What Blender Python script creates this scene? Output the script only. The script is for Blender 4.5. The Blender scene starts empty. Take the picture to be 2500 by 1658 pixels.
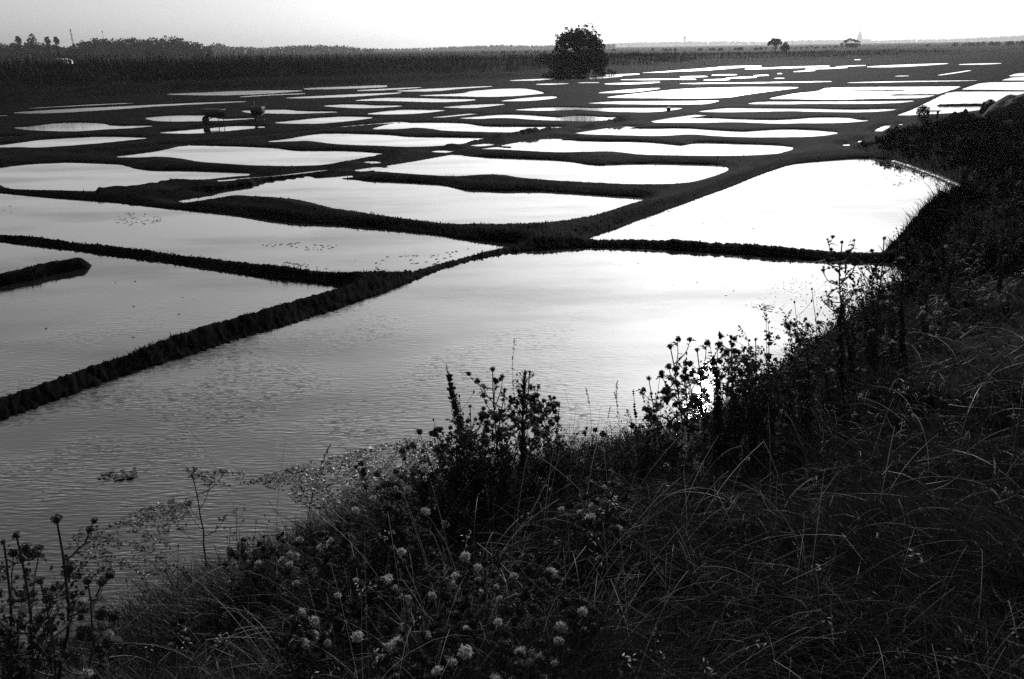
import bpy, math, random
import numpy as np
from math import radians as rad, pi
sc = bpy.context.scene
random.seed(7); rng = np.random.default_rng(7)

# ------------------------------------------------------------------ camera, sky, sun, exposure
FPX, CAMH, PITCH, ROLL = 1944.0, 3.5, rad(20.1), -0.0155
cam = bpy.data.cameras.new('camera'); cam.sensor_width = 36; cam.lens = FPX / 2500 * 36
cam.clip_start = 0.05; cam.clip_end = 30000
camo = bpy.data.objects.new('camera', cam); sc.collection.objects.link(camo)
camo.location = (0, 0, CAMH)
a = pi / 2 - PITCH
RX = np.array([[1, 0, 0], [0, math.cos(a), -math.sin(a)], [0, math.sin(a), math.cos(a)]])
RZ = np.array([[math.cos(ROLL), -math.sin(ROLL), 0], [math.sin(ROLL), math.cos(ROLL), 0], [0, 0, 1]])
RC = RX @ RZ
from mathutils import Matrix, Vector
camo.matrix_world = Matrix.Translation((0, 0, CAMH)) @ Matrix(RC.tolist()).to_4x4()
sc.camera = camo
SUN_EL, SUN_AZ = rad(27.0), rad(15.0)          # azimuth clockwise from +Y
w = bpy.data.worlds.new("World"); sc.world = w; w.use_nodes = True
nt = w.node_tree; bg = nt.nodes['Background']
sky = nt.nodes.new('ShaderNodeTexSky'); sky.sky_type = 'NISHITA'; sky.sun_disc = False
sky.sun_elevation = SUN_EL; sky.sun_rotation = SUN_AZ
sky.air_density = 1.0; sky.dust_density = 1.5; sky.ozone_density = 1.0
bw = nt.nodes.new('ShaderNodeRGBToBW')         # black and white film
nt.links.new(sky.outputs[0], bw.inputs[0]); nt.links.new(bw.outputs[0], bg.inputs[0])
bg.inputs[1].default_value = 0.1
sl = bpy.data.lights.new('sun', 'SUN'); sl.energy = 3.0; sl.angle = rad(0.6); sl.color = (1, 1, 1)
so = bpy.data.objects.new('sun', sl); sc.collection.objects.link(so)
sd = Vector((math.sin(SUN_AZ) * math.cos(SUN_EL), math.cos(SUN_AZ) * math.cos(SUN_EL), math.sin(SUN_EL)))
so.rotation_euler = sd.to_track_quat('Z', 'Y').to_euler()
sc.view_settings.view_transform = 'Standard'; sc.view_settings.look = 'None'
sc.view_settings.exposure = -0.15; sc.view_settings.gamma = 1.0
sc.render.filter_size = 1.5
sc.cycles.max_bounces = 6; sc.cycles.diffuse_bounces = 2; sc.cycles.volume_bounces = 0
sc.cycles.transparent_max_bounces = 6; sc.cycles.sample_clamp_indirect = 4.0
HAZE = 0.00014
sc.cycles.use_denoising = False

# ------------------------------------------------------------------ helpers
K = 2500 / 2364.0
def zone(z, p):
    """measured picture points -> native pixels"""
    x, y = p
    if z == 'A': return x * K, y * K
    x0, y0 = {1: (0, 40), 2: (830, 40), 3: (1660, 40), 4: (0, 300), 5: (830, 200), 6: (1660, 200)}[z]
    return x0 + x / 2.8155, y0 + y / 2.8155
def ray(u, v):
    d = RC @ np.array([(u - 1250) / FPX, -(v - 829) / FPX, -1.0]); return d
def ground(u, v, z=0.0):
    d = ray(u, v); t = (z - CAMH) / min(d[2], -1e-4); return d[0] * t, d[1] * t
def dykeH(r): return np.clip(2.8 / np.maximum(r, 1), 0.05, 0.15)

def gray(m, v): m.diffuse_color = (v, v, v, 1)
def material(name, v, rough=0.8, var=0.3, scale=6.0, transl=0.0, bump=0.0, spec=0.3, detail=4.0):
    m = bpy.data.materials.new(name); m.use_nodes = True; gray(m, v)
    t = m.node_tree; b = t.nodes['Principled BSDF']
    tc = t.nodes.new('ShaderNodeTexCoord'); n = t.nodes.new('ShaderNodeTexNoise')
    n.inputs['Scale'].default_value = scale; n.inputs['Detail'].default_value = detail
    t.links.new(tc.outputs['Object'], n.inputs['Vector'])
    r = t.nodes.new('ShaderNodeMapRange'); r.inputs[1].default_value = 0.3; r.inputs[2].default_value = 0.7
    r.inputs[3].default_value = v * (1 - var); r.inputs[4].default_value = v * (1 + var)
    t.links.new(n.outputs[0], r.inputs[0]); t.links.new(r.outputs[0], b.inputs['Base Color'])
    b.inputs['Roughness'].default_value = rough; b.inputs['Specular IOR Level'].default_value = spec
    if bump:
        bp = t.nodes.new('ShaderNodeBump'); bp.inputs['Strength'].default_value = bump; bp.inputs['Distance'].default_value = 0.05
        t.links.new(n.outputs[0], bp.inputs['Height']); t.links.new(bp.outputs[0], b.inputs['Normal'])
    if transl:
        tr = t.nodes.new('ShaderNodeBsdfTranslucent'); t.links.new(r.outputs[0], tr.inputs[0])
        mx = t.nodes.new('ShaderNodeMixShader'); mx.inputs[0].default_value = transl
        t.links.new(b.outputs[0], mx.inputs[1]); t.links.new(tr.outputs[0], mx.inputs[2])
        t.links.new(mx.outputs[0], t.nodes['Material Output'].inputs[0])
    return m
M = dict(
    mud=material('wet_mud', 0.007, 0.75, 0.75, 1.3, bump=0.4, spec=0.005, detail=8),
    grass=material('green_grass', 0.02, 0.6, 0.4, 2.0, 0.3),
    straw=material('dry_straw', 0.34, 0.5, 0.5, 3.0, 0.35),
    reed=material('reed', 0.016, 0.7, 0.4, 0.6, 0.25),
    stem=material('weed_stem', 0.03, 0.6, 0.3, 8.0),
    leaf=material('weed_leaf', 0.034, 0.7, 0.4, 9.0, 0.2, spec=0.08),
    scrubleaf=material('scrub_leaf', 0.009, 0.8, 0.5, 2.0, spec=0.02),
    thatch=material('dead_thatch', 0.09, 0.7, 0.5, 3.0, 0.2),
    head=material('thistle_head', 0.025, 0.7, 0.3, 20.0, 0.1),
    fluff=material('thistle_down', 0.45, 0.9, 0.3, 40.0, 0.4),
    seed=material('dock_seed', 0.016, 0.8, 0.3, 20.0),
    bark=material('bark', 0.035, 0.9, 0.3, 6.0, bump=0.5),
    crown=material('tree_leaf', 0.022, 0.7, 0.4, 0.8, 0.15),
    farwood=material('far_foliage', 0.03, 0.9, 0.4, 0.05),
    metal=material('painted_metal', 0.04, 0.5, 0.3, 10.0, spec=0.5),
    rubber=material('rubber', 0.02, 0.7, 0.2, 10.0),
    wood=material('weathered_wood', 0.05, 0.8, 0.3, 8.0, bump=0.3),
    white=material('white_wall', 0.7, 0.8, 0.08, 0.5),
    roof=material('roof_slate', 0.12, 0.7, 0.2, 1.0),
    stone=material('pale_stone', 0.28, 0.9, 0.2, 0.5),
    tarp=material('pale_tarpaulin', 0.5, 0.5, 0.2, 3.0, bump=0.4),
    gravel=material('pale_gravel', 0.32, 0.9, 0.5, 14.0, bump=0.8, detail=10),
    weed=material('floating_weed', 0.04, 0.45, 0.5, 20.0, spec=0.6),
    earth=material('dark_earth', 0.02, 0.9, 0.4, 4.0, bump=0.6, detail=8),
    steel=material('galvanised_steel', 0.15, 0.5, 0.2, 2.0),
)

class MB:
    def __init__(s): s.v = []; s.q = []; s.t = []; s.n = 0
    def add(s, v, q=None, t=None):
        v = np.asarray(v, float).reshape(-1, 3); s.v.append(v)
        if q is not None and len(q): s.q.append(np.asarray(q, int).reshape(-1, 4) + s.n)
        if t is not None and len(t): s.t.append(np.asarray(t, int).reshape(-1, 3) + s.n)
        s.n += len(v); return s
    def tube(s, pts, rad_, k=5, cap=True):
        pts = np.asarray(pts, float); n = len(pts)
        rad_ = np.broadcast_to(np.asarray(rad_, float), (n,))
        tan = np.gradient(pts, axis=0); tan /= np.linalg.norm(tan, axis=1)[:, None] + 1e-9
        up = np.array([0.31, 0.95, 0.05]); a1 = np.cross(tan, up); a1 /= np.linalg.norm(a1, axis=1)[:, None] + 1e-9
        a2 = np.cross(tan, a1); th = np.arange(k) / k * 2 * pi
        v = pts[:, None] + rad_[:, None, None] * (np.cos(th)[None, :, None] * a1[:, None] + np.sin(th)[None, :, None] * a2[:, None])
        i = np.arange(n - 1)[:, None] * k; j = np.arange(k)[None]; j2 = (j + 1) % k
        q = np.stack([i + j, i + j2, i + k + j2, i + k + j], -1).reshape(-1, 4)
        s.add(v, q)
        if cap:
            for o, ring in ((0, v[0]), (1, v[-1])):
                c = np.vstack([ring, ring.mean(0)]); t = [(x, (x + 1) % k, k) if o else ((x + 1) % k, x, k) for x in range(k)]
                s.add(c, None, t)
        return s
    def box(s, c, d, R=None):
        x = np.array([[i, j, k] for i in (-.5, .5) for j in (-.5, .5) for k in (-.5, .5)]) * np.asarray(d)
        if R is not None: x = x @ np.asarray(R).T
        s.add(x + np.asarray(c), [(0, 1, 3, 2), (4, 6, 7, 5), (0, 4, 5, 1), (2, 3, 7, 6), (0, 2, 6, 4), (1, 5, 7, 3)]); return s
    def ball(s, c, r, nu=7, nv=5, jit=0.0):
        th = np.linspace(0, pi, nv + 1)[1:-1]; ph = np.arange(nu) / nu * 2 * pi
        r = np.broadcast_to(np.asarray(r, float), (3,))
        v = [[math.sin(a) * math.cos(b), math.sin(a) * math.sin(b), math.cos(a)] for a in th for b in ph] + [[0, 0, 1], [0, 0, -1]]
        v = np.array(v)
        if jit: v = v * (1 + rng.uniform(-jit, jit, (len(v), 1)))
        m = len(th); q = []; t = []
        for i in range(m - 1):
            for j in range(nu): q.append((i * nu + j, (i + 1) * nu + j, (i + 1) * nu + (j + 1) % nu, i * nu + (j + 1) % nu))
        for j in range(nu):
            t.append((m * nu, j, (j + 1) % nu)); t.append((m * nu + 1, (m - 1) * nu + (j + 1) % nu, (m - 1) * nu + j))
        s.add(v * r + np.asarray(c), q, t); return s
    def blades(s, P, head, L, th0, curv, wid, k=4, twist=None, taper=True):
        """many curved ribbons at once"""
        n = len(P); ds = L / k; th = th0.copy(); pos = np.asarray(P, float).copy()
        hd = np.stack([np.cos(head), np.sin(head), np.zeros(n)], 1); side = np.stack([-np.sin(head), np.cos(head), np.zeros(n)], 1)
        if twist is None: twist = rng.uniform(-1.2, 1.2, n)
        V = np.zeros((n, k + 1, 2, 3))
        for i in range(k + 1):
            nrm = np.sin(th)[:, None] * hd + np.cos(th)[:, None] * np.array([0, 0, 1.0])
            bi = np.cross(nrm, side)
            wd = np.cos(twist)[:, None] * side + np.sin(twist)[:, None] * bi
            ww = wid * ((1 - (i / k) ** 1.5 * 0.9) if taper else 1.0)
            V[:, i, 0] = pos - wd * ww[:, None] / 2; V[:, i, 1] = pos + wd * ww[:, None] / 2
            pos = pos + nrm * ds[:, None]; th = th + curv / k
        b = (np.arange(n) * (k + 1) * 2)[:, None] + (np.arange(k) * 2)[None]
        q = np.stack([b, b + 1, b + 3, b + 2], -1).reshape(-1, 4)
        s.add(V.reshape(-1, 3), q); return pos
    def quads(s, P, size, aspect=1.6, up=None):
        """randomly turned small leaves (diamond-ish quads)"""
        n = len(P); size = np.broadcast_to(size, (n,))
        d = rng.normal(size=(n, 3)); d /= np.linalg.norm(d, axis=1)[:, None]
        if up is not None: d = d + np.asarray(up); d /= np.linalg.norm(d, axis=1)[:, None]
        e = np.cross(d, rng.normal(size=(n, 3))); e /= np.linalg.norm(e, axis=1)[:, None] + 1e-9
        a = d * size[:, None] * aspect / 2; b = e * size[:, None] / 2
        V = np.stack([P - a, P + b, P + a, P - b], 1); i = np.arange(n)[:, None] * 4
        s.add(V.reshape(-1, 3), i + np.arange(4)[None]); return s
    def mesh(s, name, mat, smooth=False):
        me = bpy.data.meshes.new(name)
        v = np.vstack(s.v); q = np.vstack(s.q) if s.q else np.zeros((0, 4), int); t = np.vstack(s.t) if s.t else np.zeros((0, 3), int)
        me.vertices.add(len(v)); me.vertices.foreach_set('co', v.ravel().astype(np.float32))
        loops = np.concatenate([q.ravel(), t.ravel()]); me.loops.add(len(loops)); me.loops.foreach_set('vertex_index', loops.astype(np.int32))
        nq, ntr = len(q), len(t); me.polygons.add(nq + ntr)
        me.polygons.foreach_set('loop_start', np.concatenate([np.arange(nq) * 4, nq * 4 + np.arange(ntr) * 3]).astype(np.int32))
        me.update(calc_edges=True); me.validate()
        if smooth: me.polygons.foreach_set('use_smooth', np.ones(len(me.polygons), bool))
        me.materials.append(mat); return me
    def obj(s, name, mat, parent=None, smooth=False): return link(name, s.mesh(name, mat, smooth), parent)
def link(name, data, parent=None):
    o = bpy.data.objects.new(name, data); sc.collection.objects.link(o)
    if parent is not None: o.parent = parent
    return o
def tag(o, label=None, cat=None, group=None, kind=None):
    if label: o['label'] = label
    if cat: o['category'] = cat
    if group: o['group'] = group
    if kind: o['kind'] = kind
    return o
def empty(name, loc, rz=0.0):
    o = link(name, None); o.location = loc; o.rotation_euler = (0, 0, rz); return o
def copy_tree(o, parent=None):
    c = o.copy(); sc.collection.objects.link(c); c.parent = parent
    for ch in kids.get(o.name, []): copy_tree(ch, c)
    return c
kids = {}
def remember(o):
    kids[o.name] = list(o.children)
    for ch in o.children: remember(ch)

def vnoise(x, y, s, seed=0):
    """smooth value noise on arrays"""
    x = np.asarray(x) * s; y = np.asarray(y) * s
    xi = np.floor(x).astype(np.int64); yi = np.floor(y).astype(np.int64); fx = x - xi; fy = y - yi
    fx = fx * fx * (3 - 2 * fx); fy = fy * fy * (3 - 2 * fy)
    def h(a, b):
        n = (a * 374761393 + b * 668265263 + seed * 974711) & 0x7fffffff
        n = ((n ^ (n >> 13)) * 1274126177) & 0x7fffffff
        return ((n ^ (n >> 16)) & 0xffff) / 65535.0
    return (h(xi, yi) * (1 - fx) + h(xi + 1, yi) * fx) * (1 - fy) + (h(xi, yi + 1) * (1 - fx) + h(xi + 1, yi + 1) * fx) * fy
def sstep(a, b, x):
    t = np.clip((x - a) / (b - a), 0, 1); return t * t * (3 - 2 * t)

# ------------------------------------------------------------------ layout of the marsh (surveyed outlines)
# every pond: zone, far shore left to right, near shore left to right
PONDS = [
 ('A', [(-300,1075),(0,975),(250,880),(500,800),(720,735),(880,680),(960,645),(1040,618),(1120,597),(1200,583),(1340,574),(1500,577),(1700,590),(1910,605),(2110,612)],
       [(-300,1800),(0,1650),(200,1530),(450,1390),(900,1205),(1300,1120),(1500,1060),(1700,940),(1900,780),(2050,690),(2115,640)]),
 ('A', [(-300,520),(0,563),(100,573),(250,590),(400,612),(600,640),(740,657),(785,665)],
       [(-300,1030),(0,920),(200,855),(400,780),(600,718),(700,692),(785,670)]),
 ('A', [(-300,415),(0,450),(50,455),(235,469),(390,486),(500,495),(600,508),(680,519),(760,522),(850,528),(900,533),(1000,544),(1100,558),(1190,565)],
       [(-300,490),(0,540),(90,547),(240,568),(380,584),(530,605),(650,620),(760,634),(850,637),(930,635),(1000,612),(1100,585),(1190,566)]),
 ('A', [(1360,553),(1420,532),(1490,505),(1600,468),(1700,430),(1760,405),(1830,382),(1900,374),(2000,367),(2060,372),(2160,402),(2240,438)],
       [(1360,556),(1500,557),(1700,568),(1900,585),(2030,588),(2060,560),(2100,515),(2150,455),(2240,441)]),
 # middle row of salt pans
 (5, [(-1010,745),(-770,705),(-560,666),(-520,658),(-340,648),(0,678),(200,690),(450,700),(680,712),(830,752),(950,752),(1100,762),(1300,758),(1500,770),(1800,790),(2090,805)],
     [(-1010,750),(-610,782),(-300,800),(-80,850),(0,880),(80,885),(200,905),(350,935),(600,962),(800,985),(1000,992),(1300,990),(1500,970),(1700,930),(1900,870),(2090,808)]),
 (5, [(240,612),(500,575),(700,545),(870,520),(1100,528),(1400,540),(1540,550),(1650,572),(1780,582),(1900,575),(2100,570),(2365,573),(2600,580),(2672,600)],
     [(240,615),(400,625),(600,640),(800,652),(950,645),(1100,640),(1200,645),(1300,668),(1500,682),(1800,697),(2000,707),(2200,710),(2365,695),(2540,650),(2672,603)]),
 (5, [(1080,460),(1200,440),(1400,415),(1500,405),(1800,412),(2000,413),(2130,420),(2365,445),(2440,425),(2540,422),(2740,430),(2990,440),(3115,455)],
     [(1080,465),(1200,472),(1500,488),(1700,482),(1800,478),(1900,478),(2000,488),(2100,502),(2365,512),(2540,513),(2740,508),(2890,500),(2990,492),(3060,475),(3115,458)]),
 (5, [(1680,360),(1750,345),(1980,325),(2365,320),(2490,330),(2640,340),(2790,345),(2940,335),(3090,328),(3240,333),(3320,340),(3418,350)],
     [(1680,363),(2000,370),(2200,373),(2365,362),(2490,365),(2620,378),(2790,382),(2990,382),(3190,380),(3310,370),(3418,352)]),
 (5, [(2150,278),(2365,255),(2540,250),(2690,258),(2840,262),(2990,265),(3140,258),(3290,246),(3440,246),(3520,253),(3540,262),(3630,264)],
     [(2150,281),(2340,283),(2490,283),(2640,278),(2740,278),(2840,282),(2990,288),(3190,287),(3340,287),(3490,280),(3630,266)]),
 (6, [(130,205),(320,182),(500,184),(800,185),(1000,190),(1200,193),(1400,188),(1490,188)],
     [(130,208),(350,210),(500,208),(700,203),(800,203),(950,208),(1200,210),(1350,207),(1490,190)]),
 (6, [(470,150),(560,140),(800,138),(1200,135),(1450,133),(1610,130)], [(470,153),(700,155),(1000,152),(1300,152),(1500,145),(1610,132)]),
 (6, [(620,115),(800,80),(950,66),(1000,42),(1300,37),(1600,35),(1925,32)], [(620,118),(800,120),(1050,125),(1300,118),(1600,115),(1700,105),(1770,85),(1925,35)]),
 # pans right of the long dyke
 (3, [(1940,502),(2080,456),(2365,453),(2800,446)], [(1940,505),(2365,508),(2800,510)]),
 (3, [(1500,680),(1600,645),(1750,570),(1850,521),(2100,519),(2365,519),(2800,519)], [(1500,683),(1700,675),(1850,665),(2000,650),(2070,640),(2300,645),(2800,645)]),
 (3, [(2220,438),(2290,421),(2365,419),(2700,412)], [(2215,442),(2365,443),(2700,442)]),
 (3, [(2265,410),(2310,395),(2365,391),(2700,382)], [(2265,413),(2365,414),(2700,410)]),
 # second row
 (5, [(1840,105),(2100,75),(2365,48),(2740,38),(3150,38)], [(1840,108),(2000,112),(2365,114),(2640,112),(2800,85),(2990,60),(3150,40)]),
 (5, [(1710,147),(1900,135),(2365,133),(2490,132),(2605,130)], [(1710,150),(2000,155),(2365,157),(2490,155),(2550,145),(2605,132)]),
 (5, [(1210,192),(1400,178),(1600,178),(1700,183),(1900,180),(2350,180)], [(1210,195),(1400,200),(1550,195),(1650,190),(1750,200),(1900,207),(2100,210),(2200,205),(2350,183)]),
 (5, [(830,250),(1000,235),(1100,228),(1250,228),(1400,240),(1520,248),(1600,236),(1700,236),(1800,245),(1960,245)], [(830,252),(960,255),(1050,250),(1200,250),(1350,262),(1540,270),(1700,272),(1850,265),(1960,248)]),
 (5, [(230,322),(350,290),(450,283),(700,283),(850,288),(950,305),(1050,309),(1200,310),(1400,310),(1520,310)], [(230,325),(400,325),(500,315),(620,318),(720,335),(850,343),(1100,347),(1250,347),(1350,335),(1520,313)]),
 (5, [(-490,408),(-350,393),(-150,358),(0,357),(300,365),(420,378),(540,383),(700,383),(980,388)], [(-490,413),(-350,411),(-200,405),(0,428),(150,435),(300,440),(450,447),(600,445),(720,438),(850,420),(980,392)]),
 (4, [(805,232),(950,215),(1140,190),(1250,160),(1500,162),(1700,170),(1880,178),(1950,190),(2060,195),(2400,196),(2650,218)], [(805,236),(1000,238),(1100,232),(1250,238),(1350,260),(1450,272),(1600,283),(1800,295),(2000,298),(2200,290),(2350,262),(2500,235),(2650,220)]),
 (4, [(-300,330),(0,310),(150,290),(300,283),(450,277),(700,287),(830,292),(930,325),(1000,333),(1250,335),(1450,342),(1715,352)], [(-300,420),(0,418),(30,435),(100,450),(300,460),(600,470),(760,472),(950,440),(1200,405),(1450,378),(1600,362),(1715,355)]),
 # left row
 (4, [(-300,178),(0,155),(120,140),(300,115),(500,103),(650,97),(800,98),(1010,105)], [(-300,182),(150,165),(300,172),(450,160),(650,145),(850,125),(1010,108)]),
 (1, [(100,765),(250,755),(400,735),(550,733),(700,738),(770,757),(1045,752)], [(100,768),(200,780),(400,790),(520,793),(650,785),(750,778),(880,772),(1045,756)]),
 (1, [(-300,845),(0,830),(150,824)], [(-300,850),(0,835),(150,828)]),
 (1, [(-300,690),(-100,684),(60,682)], [(-300,696),(-50,690),(60,685)]),
 (1, [(1100,798),(1250,785),(1400,772),(1500,764),(1600,755),(1820,758)], [(1100,802),(1300,808),(1400,805),(1550,790),(1700,775),(1820,765)]),
 (1, [(1000,700),(1100,690),(1200,683),(1400,683),(1460,690),(1500,708),(1600,706),(1700,702),(1760,700)], [(1000,702),(1060,718),(1200,725),(1400,722),(1480,720),(1550,718),(1650,712),(1760,703)]),
 (1, [(1890,730),(2050,715),(2200,698),(2365,690),(2560,695)], [(1890,733),(2000,738),(2200,738),(2365,724),(2460,712),(2560,698)]),
 (1, [(1665,650),(1830,645),(1960,643),(2060,655),(2320,656)], [(1665,653),(1720,665),(1850,668),(2050,672),(2180,667),(2320,660)]),
 (1, [(2230,615),(2365,607),(2510,610),(2560,615),(2760,615)], [(2230,618),(2365,628),(2460,632),(2560,632),(2690,625),(2760,618)]),
 (2, [(190,670),(350,650),(450,643),(560,645),(720,645)], [(190,674),(400,676),(550,668),(720,648)]),
 (1, [(100,662),(400,642),(700,627),(1100,608),(1400,594),(1700,585)], [(100,666),(250,670),(500,660),(800,640),(1100,618),(1400,603),(1700,589)]),
 (1, [(200,632),(600,610),(920,596)], [(200,636),(600,615),(920,599)]),
 (1, [(1150,535),(1400,525),(1700,512),(2080,510)], [(1150,539),(1500,546),(1800,536),(2080,514)]),
 (1, [(2090,495),(2365,485),(2660,473)], [(2090,505),(2365,500),(2660,488)]),
 (1, [(1650,553),(1850,540),(2100,530)], [(1650,557),(1850,545),(2100,534)]),
 (1, [(1970,560),(2365,540),(2560,532),(2760,525)], [(1970,563),(2100,565),(2365,556),(2560,545),(2760,528)]),
 (2, [(110,578),(300,562),(500,563),(700,570),(930,572)], [(110,582),(300,582),(500,588),(700,592),(850,585),(930,575)]),
 (2, [(715,625),(900,610),(1130,603)], [(715,628),(900,632),(1000,622),(1130,606)]),
 (2, [(1110,582),(1300,560),(1490,550)], [(1110,585),(1300,583),(1490,562)]),
 (2, [(550,544),(850,532),(900,515),(1100,500),(1260,498),(1330,508),(1400,525)], [(550,548),(800,550),(1000,555),(1200,550),(1400,530)]),
 (2, [(390,513),(600,500),(1050,480)], [(390,518),(650,517),(800,500),(1050,483)]),
 (2, [(120,508),(560,487)], [(120,515),(300,510),(560,491)]),
 (2, [(1170,440),(1480,427)], [(1170,445),(1350,442),(1480,431)]), (2, [(1530,438),(1940,408)], [(1530,444),(1700,436),(1940,414)]),
 (2, [(1350,466),(1570,460)], [(1350,470),(1480,472),(1570,464)]), (2, [(1820,403),(2060,394)], [(1820,410),(1950,408),(2060,399)]),
 (2, [(2060,384),(2365,367),(2520,360)], [(2060,390),(2250,385),(2520,366)]), (2, [(1640,455),(1780,454)], [(1640,460),(1780,459)]),
 (2, [(1820,462),(2200,450)], [(1820,468),(2000,470),(2200,455)]), (2, [(1930,434),(2365,428)], [(1930,439),(2150,439),(2365,433)]),
 (2, [(1780,525),(2000,503),(2200,493)], [(1780,530),(2000,525),(2200,497)]),
 # far thin pans
 (3, [(1290,345),(1500,334),(1840,322)], [(1290,351),(1500,350),(1700,338),(1840,327)]), (3, [(1920,329),(2210,321)], [(1920,335),(2100,332),(2210,325)]),
 (3, [(1070,345),(1275,335)], [(1070,349),(1275,341)]), (3, [(450,360),(800,345),(1030,340)], [(450,366),(750,358),(1030,346)]),
 (3, [(130,353),(300,345),(560,340)], [(130,362),(350,357),(560,346)]), (3, [(0,372),(180,360),(360,350)], [(0,381),(180,372),(360,358)]),
 (3, [(860,362),(1000,355),(1150,350)], [(860,366),(1000,363),(1150,355)]), (3, [(220,402),(390,399)], [(220,408),(390,404)]),
 (3, [(0,414),(190,411)], [(0,420),(190,417)]), (3, [(320,423),(525,413)], [(320,430),(525,422)]), (3, [(165,436),(340,431)], [(165,444),(340,438)]),
 (3, [(510,406),(610,403)], [(510,412),(610,408)]), (3, [(780,380),(930,370)], [(780,384),(930,375)]), (3, [(650,426),(720,425)], [(650,429),(720,428)]),
 (3, [(0,432),(110,431)], [(0,437),(110,436)]), (3, [(1480,411),(1570,409)], [(1480,414),(1570,412)]), (3, [(1770,405),(1900,385),(2000,370)], [(1770,408),(1900,390),(2000,373)]),
 (3, [(670,393),(700,392)], [(670,397),(700,396)]), (3, [(1200,297),(1240,296)], [(1200,301),(1240,300)]), (3, [(1300,288),(1480,281)], [(1300,290),(1480,283)]),
 (3, [(1150,456),(1500,447),(2040,441)], [(1150,460),(1500,454),(2040,444)]), (3, [(0,462),(500,456),(1040,446)], [(0,466),(500,461),(1040,452)]),
 # scraps of water below the bank on the right
 (3, [(1340,785),(1400,757),(1445,750)], [(1340,792),(1390,788),(1445,755)]), (3, [(1505,745),(1530,740)], [(1505,748),(1530,743)]),
 (3, [(1120,882),(1165,880)], [(1120,892),(1170,890)]), (3, [(1220,866),(1255,850)], [(1222,870),(1258,853)]),
]
# narrow feeder channels: zone, line, width in metres
DITCH = [(5, [(650,247),(930,219)], .5), (5, [(-20,313),(180,295),(420,275)], .35), (5, [(1160,443),(1300,415),(1500,390)], .45), (5, [(1720,348),(1850,328),(1985,306)], .5),
 (5, [(2185,275),(2365,243),(2490,228)], .5), (5, [(360,585),(600,545),(820,505)], .38), (5, [(130,612),(280,590)], .3), (5, [(200,556),(250,550)], .4), (5, [(670,485),(740,472)], .4),
 (5, [(930,440),(1065,424)], .4), (5, [(1000,466),(1100,452)], .3), (5, [(1640,355),(1700,350)], .4), (5, [(1650,328),(1670,322)], .3),
 (4, [(1250,543),(1500,505),(1700,465),(1920,432)], .2), (4, [(2040,407),(2200,385),(2420,368)], .2), (4, [(550,215),(800,190),(1100,155),(1500,140)], .12), (4, [(1600,104),(1900,75),(2140,55)], .14), (4,[(1500,400),(1900,365),(2250,325)],.12)]
# raised ridges and spits: zone, line, half width m, height m, roughness
RIDGE = [('A', [(-300,690),(0,640),(60,628),(120,613),(176,604)], .24, .2, .3), (3, [(980,505),(1250,505),(1520,501)], .45, .1, .2), (3, [(1470,532),(1600,531),(1800,528)], .4, .1, .2),
 (3, [(1805,603),(2000,600),(2230,598)], .35, .14, .3),
 (5, [(-150,610),(0,568),(100,542),(200,522),(300,505),(450,485),(600,463),(650,456)], .34, .26, .8), (5, [(690,445),(800,432),(900,418),(950,402),(1050,388),(1180,365),(1330,348),(1500,326)], .36, .30, .8),
 (5, [(1500,330),(1650,305),(1800,287),(1960,260),(2150,240),(2365,212)], .4, .28, .8), (4, [(1690,385),(1800,365),(2000,340),(2250,305),(2365,290)], .35, .3, .8),
 (5, [(60,560),(300,550)], .22, .22, 1.), (5, [(1060,438),(1160,425)], .3, .26, 1.),
 (4, [(700,470),(950,445),(1200,410),(1450,382),(1640,365)], .22, .24, .3), (4, [(900,500),(1300,455),(1700,400)], .22, .2, .3)]

def build_pond(z, up, lo):
    pts = []
    for side, arr in ((-1, up), (1, lo[::-1])):
        for p in arr:
            u, v = zone(z, p); x, y = ground(u, v); r = math.hypot(x, y)
            k = 0.0 if r < 7.5 and side > 0 and u > 500 else float(np.interp(r, [13, 24], [.05, .42]))
            pts.append(ground(u, v, side * k * float(dykeH(r))))
    return np.array(pts)
def resample(p, step=0.6):
    """round the corners a little: one Chaikin pass"""
    q = np.roll(p, -1, 0); return np.stack([p * .8 + q * .2, p * .2 + q * .8], 1).reshape(-1, 2)
POLY = [resample(build_pond(*p)) for p in PONDS]
def strip(line, wd):
    p = np.array(line); t = np.gradient(p, axis=0); t /= np.linalg.norm(t, axis=1)[:, None]; n = np.stack([-t[:, 1], t[:, 0]], 1)
    return np.vstack([p + n * wd / 2, (p - n * wd / 2)[::-1]])
DPOLY = []
for z, l, wd in DITCH: DPOLY.append(strip([ground(*zone(z, p)) for p in l], wd * 1.5))
RIDGES = [(np.array([ground(*zone(z, p), 0.1) for p in l]), hw, hh, rg) for z, l, hw, hh, rg in RIDGE]
def gA(*pts): return [ground(x * K, y * K) for x, y in pts]
BANK = np.array([(-60, -30), (-20, -9), (-8, -1.2)] + gA((-300,1800),(0,1650),(200,1530),(450,1390),(900,1205),(1300,1120),(1500,1060),(1700,940),(1900,780),(2050,690),(2115,640))
       + gA((2035,588),(2065,560),(2105,515),(2155,458),(2238,441),(2162,400),(2070,371),(1990,362),(1950,352),(2010,325),(2060,308),(2130,296),(2250,288),(2364,280)) + [(45, 48), (120, 60), (120, -60), (-60, -60)])
# far dyke along the back of the marsh: everything beyond this line is land
FARB = gA((-900,330),(-500,290),(-200,262),(0,246),(200,226),(400,211),(600,204),(800,196),(1000,188),(1200,181),(1330,176),(1500,167),(1650,156),(1750,144),(1900,139),(2050,135),(2200,128),(2364,118))
FARB = np.array(FARB + [(600, 500), (9000, 3000), (9000, 9000), (-9000, 9000), (-9000, 300), (-300, 60)])

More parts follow.
